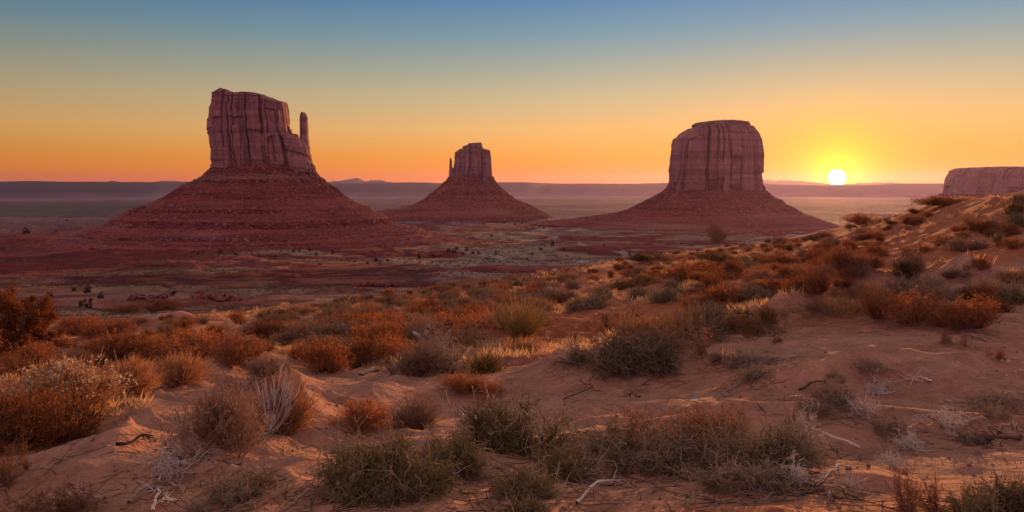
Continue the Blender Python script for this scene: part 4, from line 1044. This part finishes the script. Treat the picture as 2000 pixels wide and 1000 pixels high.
P[..., 2] = np.maximum(P[..., 2], height(P[..., 0].ravel(), P[..., 1].ravel()).reshape(P.shape[:2]) + .003)
half = n // 2
tubes(a, P[:half], np.full(half, .003), np.full(half, .0012)); 
tag(link('twig_litter', a.mesh('twig_litter'), M['darktwig']), 'dark broken twigs littering the near sand', None, None, 'stuff')
a = Acc(); tubes(a, P[half:], np.full(n - half, .0035), np.full(n - half, .0012))
tag(link('pale_twig_litter', a.mesh('pale_twig_litter'), M['greywood']), 'grey bleached twigs littering the near sand', None, None, 'stuff')
a = Acc(); n = 4500
az = g.uniform(-.62, .62, n); r = np.exp(g.uniform(math.log(3.2), math.log(22), n)); x = r * np.sin(az); y = r * np.cos(az)
pts = np.stack([x, y, height(x, y) + .002], 1); V0 = pts
rock_shapes(V0, n, .004, .020, g, a)
tag(link('pebbles', a.mesh('pebbles', False), M['stone']), 'small stones and clods on the near sand', None, None, 'stuff')

# ------------------------------------------------------------------ single dead branches lying on the sand
BR = [  # list of photograph polylines, material, label
 ([[(1680, 876), (1640, 866), (1590, 850), (1545, 842)]], 'bleached', 'long bleached stick lying right of the tangled mound', .010),
 ([[(1820, 745), (1770, 744)], [(1790, 746), (1780, 752)]], 'bleached', 'straight bleached stick with a short fork on the right slope', .010),
 ([[(1635, 912), (1634, 930), (1615, 945), (1580, 948)]], 'bleached', 'curved pale twig hooked like a sickle at the lower right', .008),
 ([[(1998, 842), (1965, 838), (1945, 850)]], 'greywood', 'thick grey branch entering at the right edge', .018),
 ([[(1998, 860), (1950, 868), (1905, 868)]], 'darktwig', 'dark branch below the thick grey branch at the right edge', .014),
 ([[(1620, 972), (1616, 985)], [(1650, 966), (1620, 972)]], 'greywood', 'small forked grey stick near the bottom right of centre', .008),
 ([[(905, 812), (895, 808), (902, 800)], ], 'bleached', 'short bleached twig left of the dense dark green sagebrush', .010),
 ([[(1075, 655), (1068, 650), (1072, 664)]], 'bleached', 'short pale twig right of the tall yucca foot', .010),
 ([[(1062, 700), (1085, 720), (1080, 690), (1070, 675)]], 'straw', 'thin amber stalks right of the short pale grass clump', .006),
 ([[(250, 985), (300, 955), (345, 945)], [(300, 955), (330, 985)], [(320, 950), (360, 965)]], 'greywood', 'forked grey branch at the foot of the bleached tangle', .012),
 ([[(300, 1000), (310, 975), (300, 960)], [(310, 985), (340, 988)]], 'bleached', 'bluish bleached forked twig at the bottom left', .010),
 ([[(230, 870), (275, 862), (300, 856)]], 'darktwig', 'dark flat stick on the sand left of the large grey brown bush', .012),
 ([[(510, 862), (450, 876), (515, 860), (530, 850)]], 'greywood', 'thin grey stick below the spray of pale stems', .008),
 ([[(570, 990), (600, 975), (625, 950)]], 'greywood', 'grey branch curving out from under the big front sagebrush clump', .010),
 ([[(780, 985), (800, 955), (770, 930)]], 'greywood', 'root like stick hanging below the big front sagebrush clump', .010),
 ([[(1100, 780), (1160, 760), (1130, 745)]], 'darktwig', 'thin dark twig on the slope above the dense dark green sagebrush', .007),
 ([[(1255, 752), (1290, 748)], [(1300, 752), (1340, 750)]], 'darktwig', 'pair of thin dark twigs on the slope below the middle dune mound', .006),
 ([[(1930, 668), (1900, 662), (1895, 655)]], 'greywood', 'weathered split stick on the right slope', .022),
 ([[(1700, 800), (1660, 812), (1640, 806)]], 'greywood', 'grey stick below the small ledge of dead brush', .010),
 ([[(1560, 762), (1600, 752), (1620, 758)]], 'darktwig', 'dark sliver of wood on the shaded slope', .010),
 ([[(1735, 830), (1770, 834)], [(1750, 832), (1740, 840)]], 'greywood', 'grey stick left of the bleached forked twigs', .009),
 ([[(1350, 985), (1310, 1000)], [(1380, 972), (1340, 990)]], 'greywood', 'grey sticks at the bottom edge right of the green sprig', .008),
 ([[(1125, 985), (1170, 955), (1215, 950), (1160, 940)]], 'bleached', 'pale branched stick at the left foot of the tangled mound', .010),
 ([[(1460, 640), (1530, 655)]], 'bleached', 'thin pale stick under the sunlit dune crest', .007),
 ([[(1250, 775), (1220, 768)], ], 'darktwig', 'small dark chip of wood on the middle slope', .008),
]
for lines, mt, lab, rad_ in BR:
    a = Acc(); first = None; g = np.random.default_rng(abs(hash(lab)) % 1000 if False else len(lab) * 7 + int(lines[0][0][0]))
    for li_, ln in enumerate(lines):
        pw = [ray_ground(min(q[0], 2030), q[1]) for q in ln]
        pw = [q for q in pw if q]
        if len(pw) < 2: continue
        pw = np.array(pw); t_ = np.linspace(0, len(pw) - 1, 14)
        P = np.stack([np.interp(t_, np.arange(len(pw)), pw[:, i]) for i in range(3)], 1)
        P[:, :2] += g.normal(0, .008, (14, 2)); P[:, 2] = height(P[:, 0], P[:, 1]) + .008 + .035 * np.abs(np.sin(np.linspace(0, 3.1, 14))) + g.normal(0, .003, 14)
        if first is None: first = P[0].copy()
        tubes(a, (P - first)[None], np.array([rad_ * (1 if li_ == 0 else .7)]), np.array([rad_ * .35]), 6)
        pos, tn = along(g, (P - first)[None], 5, .3); q = grow(g, pos, tn + g.normal(0, .6, pos.shape), g.uniform(.05, .16, 5), 4, 0, .25); tubes(a, q, np.full(5, rad_ * .4), np.full(5, rad_ * .15), 4)
    o = tag(link('dead_branch', a.mesh('dead_branch'), M[mt]), lab, 'branch', 'dead branches lying on the sand'); o.location = first

# plank and stump
def lumber(name, px0, px1, wid, thick, mt, lab, cat):
    p, q = np.array(ray_ground(*px0)), np.array(ray_ground(*px1)); L = np.linalg.norm(q - p); d_ = norm(q - p); sd_ = norm(np.cross(d_, [0, 0, 1])); up_ = np.cross(sd_, d_)
    nS = 24; g = np.random.default_rng(3); rows = []
    for i in range(nS):
        t_ = i / (nS - 1); wv = wid * (1 - .6 * max(0, t_ - .75) * 4 * g.uniform(.7, 1)) ; th_ = thick * (1 + .2 * g.normal())
        c = d_ * (L * t_) + up_ * (.02 + .02 * math.sin(t_ * 3))
        rows.append([c + sd_ * wv * a_ * .5 + up_ * th_ * b_ * .5 + g.normal(0, .003, 3) for a_, b_ in ((-1, -.6), (-.3, -1), (.4, -.8), (1, -.4), (.95, .7), (.3, 1), (-.4, .75), (-1, .9))])
    V = np.array(rows).reshape(-1, 3); o = link(name, mesh_from(name, V, grid_faces(nS, 8, True), False), M[mt]); o.location = tuple(p); return tag(o, lab, cat)
lumber('plank', (705, 734), (742, 722), .09, .05, 'greywood', 'weathered grey plank half buried in the sand below the rust shrubs', 'plank')
p = np.array(ray_ground(828, 668)); k = p[1] / F
root = tag(empty('driftwood_stump', tuple(p)), 'weathered driftwood stump with a forked broken trunk among the shrubs', 'stump')
def limb(name, pts, r0, r1, mt, sides=9):
    a = Acc(); pts = np.array(pts) * k; t_ = np.linspace(0, len(pts) - 1, 16); g = np.random.default_rng(len(name)); P = np.stack([np.interp(t_, np.arange(len(pts)), pts[:, i]) for i in range(3)], 1)
    tubes(a, P[None], np.array([r0 * k]), np.array([r1 * k]), sides); V = a.v[0]; V += g.normal(0, .12 * r1 * k, V.shape); a.v[0] = V
    link(name, a.mesh(name, False), M[mt], root)
limb('trunk', [(0, 0, -4), (1, 0, 10), (6, 2, 24), (16, 3, 42)], 6.5, 3.6, 'greywood')
limb('broken_limb', [(-2, 0, 6), (-12, -2, 14), (-22, -3, 20)], 5.0, 3.4, 'bleached')
limb('broken_limb', [(4, 0, 20), (8, 4, 30), (9, 5, 38)], 3.0, 1.4, 'darktwig')
# litter: a small figure at the sagebrush and a scrap on the slope
def blob(acc, c, rx, ry, rz, nu=14, nv=9, jit=.0, g=None):
    u = np.linspace(0, 2 * math.pi, nu, endpoint=False); v = np.linspace(-math.pi / 2 + .02, math.pi / 2 - .02, nv)
    V = np.stack([np.cos(v)[:, None] * np.cos(u) * rx, np.cos(v)[:, None] * np.sin(u) * ry, np.sin(v)[:, None] * np.ones(nu) * rz], -1).reshape(-1, 3) + c
    if g is not None: V += g.normal(0, jit, V.shape)
    acc.add(V, grid_faces(nv, nu, True))
M['bluecloth'] = plant_material('blue_plastic', (.10, .28, .42), (.16, .36, .50), 0, .05)
M['greycloth'] = plant_material('grey_blue_plastic', (.16, .22, .27), (.22, .29, .34), 0, .05)
M['blackcloth'] = plant_material('black_plastic', (.012, .012, .014), (.02, .02, .022), 0, .05)
M['redcloth'] = plant_material('red_plastic', (.45, .06, .04), (.5, .08, .05), 0, .05)
p = np.array(ray_ground(1055, 873)); k = p[1] / F
root = tag(empty('litter_scrap', tuple(p)), 'small blue, grey and black figure shaped scrap at the foot of the dense sagebrush', 'litter')
g = np.random.default_rng(4)
for nm, mt, bl in (('cap', 'bluecloth', [((1, 0, 25), 2.6, 2.6, 2.6)]), ('collar', 'redcloth', [((1, -.6, 21.6), 1.8, 1.4, .8)]),
                   ('body', 'greycloth', [((-1.5, 0, 15), 3.4, 3, 7), ((-4.5, 0, 10), 1.8, 1.8, 2.4), ((-1, 0, 4), 1.5, 1.6, 4.5), ((2.2, 0, 4), 1.4, 1.5, 4.5), ((4, 0, 19), 1.2, 1.2, 2)]), ('dark_front', 'blackcloth', [((1.6, -1.6, 13), 3.1, 2.2, 6.2)])):
    a = Acc()
    for c, rx, ry, rz in bl: blob(a, np.array(c) * k, rx * k, ry * k, rz * k, g=g, jit=.18 * k)
    link(nm, a.mesh(nm), M[mt], root)
p = np.array(ray_ground(1355, 779)); k = p[1] / F
a = Acc(); nn_ = 9; gx, gy = np.meshgrid(np.linspace(-6, 6, nn_), np.linspace(-4, 4, nn_)); zz = 1.6 + 1.3 * fbm(gx / 3, gy / 3, 91, 3); V = np.stack([gx, gy, zz], -1).reshape(-1, 3)
a.add(np.concatenate([V, V - [0, 0, .5]]) * k, np.concatenate([grid_faces(nn_, nn_, False), grid_faces(nn_, nn_, False)[:, ::-1] + nn_ * nn_]))
o = tag(link('litter_scrap', a.mesh('litter_scrap'), M['bluecloth']), 'flat crumpled blue scrap on the shaded slope above the tangled mound', 'litter'); o.location = tuple(p)
# overhanging rock ledge on the left slope
for (px, py, wpx, hpx, lab) in ((290, 586, 46, 12, 'dark overhanging rock ledge behind two rust shrubs on the left slope'), (425, 588, 62, 14, 'long low rock ledge in shadow on the slope right of the overhang'), (735, 560, 60, 9, 'dark low rock outcrop at the edge of the valley below the middle butte')):
    p = np.array(ray_ground(px, py, 20, 700)); k = p[1] / F; a = Acc(); g = np.random.default_rng(px)
    nb = 26; q = np.stack([g.uniform(-.5, .5, nb) * wpx, g.normal(0, .12, nb) * wpx, np.zeros(nb)], 1) * k
    q[:, 2] = height(q[:, 0] + p[0], q[:, 1] + p[1]) - p[2] + g.uniform(0, .45, nb) * hpx * k
    q[:, 0] = np.linspace(-.5, .5, nb) * wpx * k
    rock_shapes(np.repeat(q, 2, 0), nb * 4, hpx * k * .45, hpx * k * .9, g, a); a.v[0][:, 0] = a.v[0][:, 0] * 1.25
    o = tag(link('rock_ledge', a.mesh('rock_ledge', False), M['talus']), lab, 'rock', 'rock ledges at the valley edge'); o.location = tuple(p)

# ------------------------------------------------------------------ the air
HAZE = 1.6e-5
if HAZE:
    V = np.array([(x_, y_, z_) for z_ in (-420, 330) for y_ in (-32500, 32500) for x_ in (-32500, 32500)], float)
    me = mesh_from('haze', V, np.array([(0, 2, 3, 1), (4, 5, 7, 6), (0, 1, 5, 4), (2, 6, 7, 3), (0, 4, 6, 2), (1, 3, 7, 5)]), False)
    m, t_ = mat('morning_haze'); pv = t_.n('ShaderNodeVolumePrincipled'); pv.inputs['Color'].default_value = (.56, .42, .80, 1); pv.inputs['Density'].default_value = HAZE; pv.inputs['Anisotropy'].default_value = .62
    o_ = t_.n('ShaderNodeOutputMaterial'); t_.l(pv.outputs[0], o_.inputs['Volume'])
    tag(link('haze', me, m), 'thin morning haze filling the valley', None, None, 'stuff')
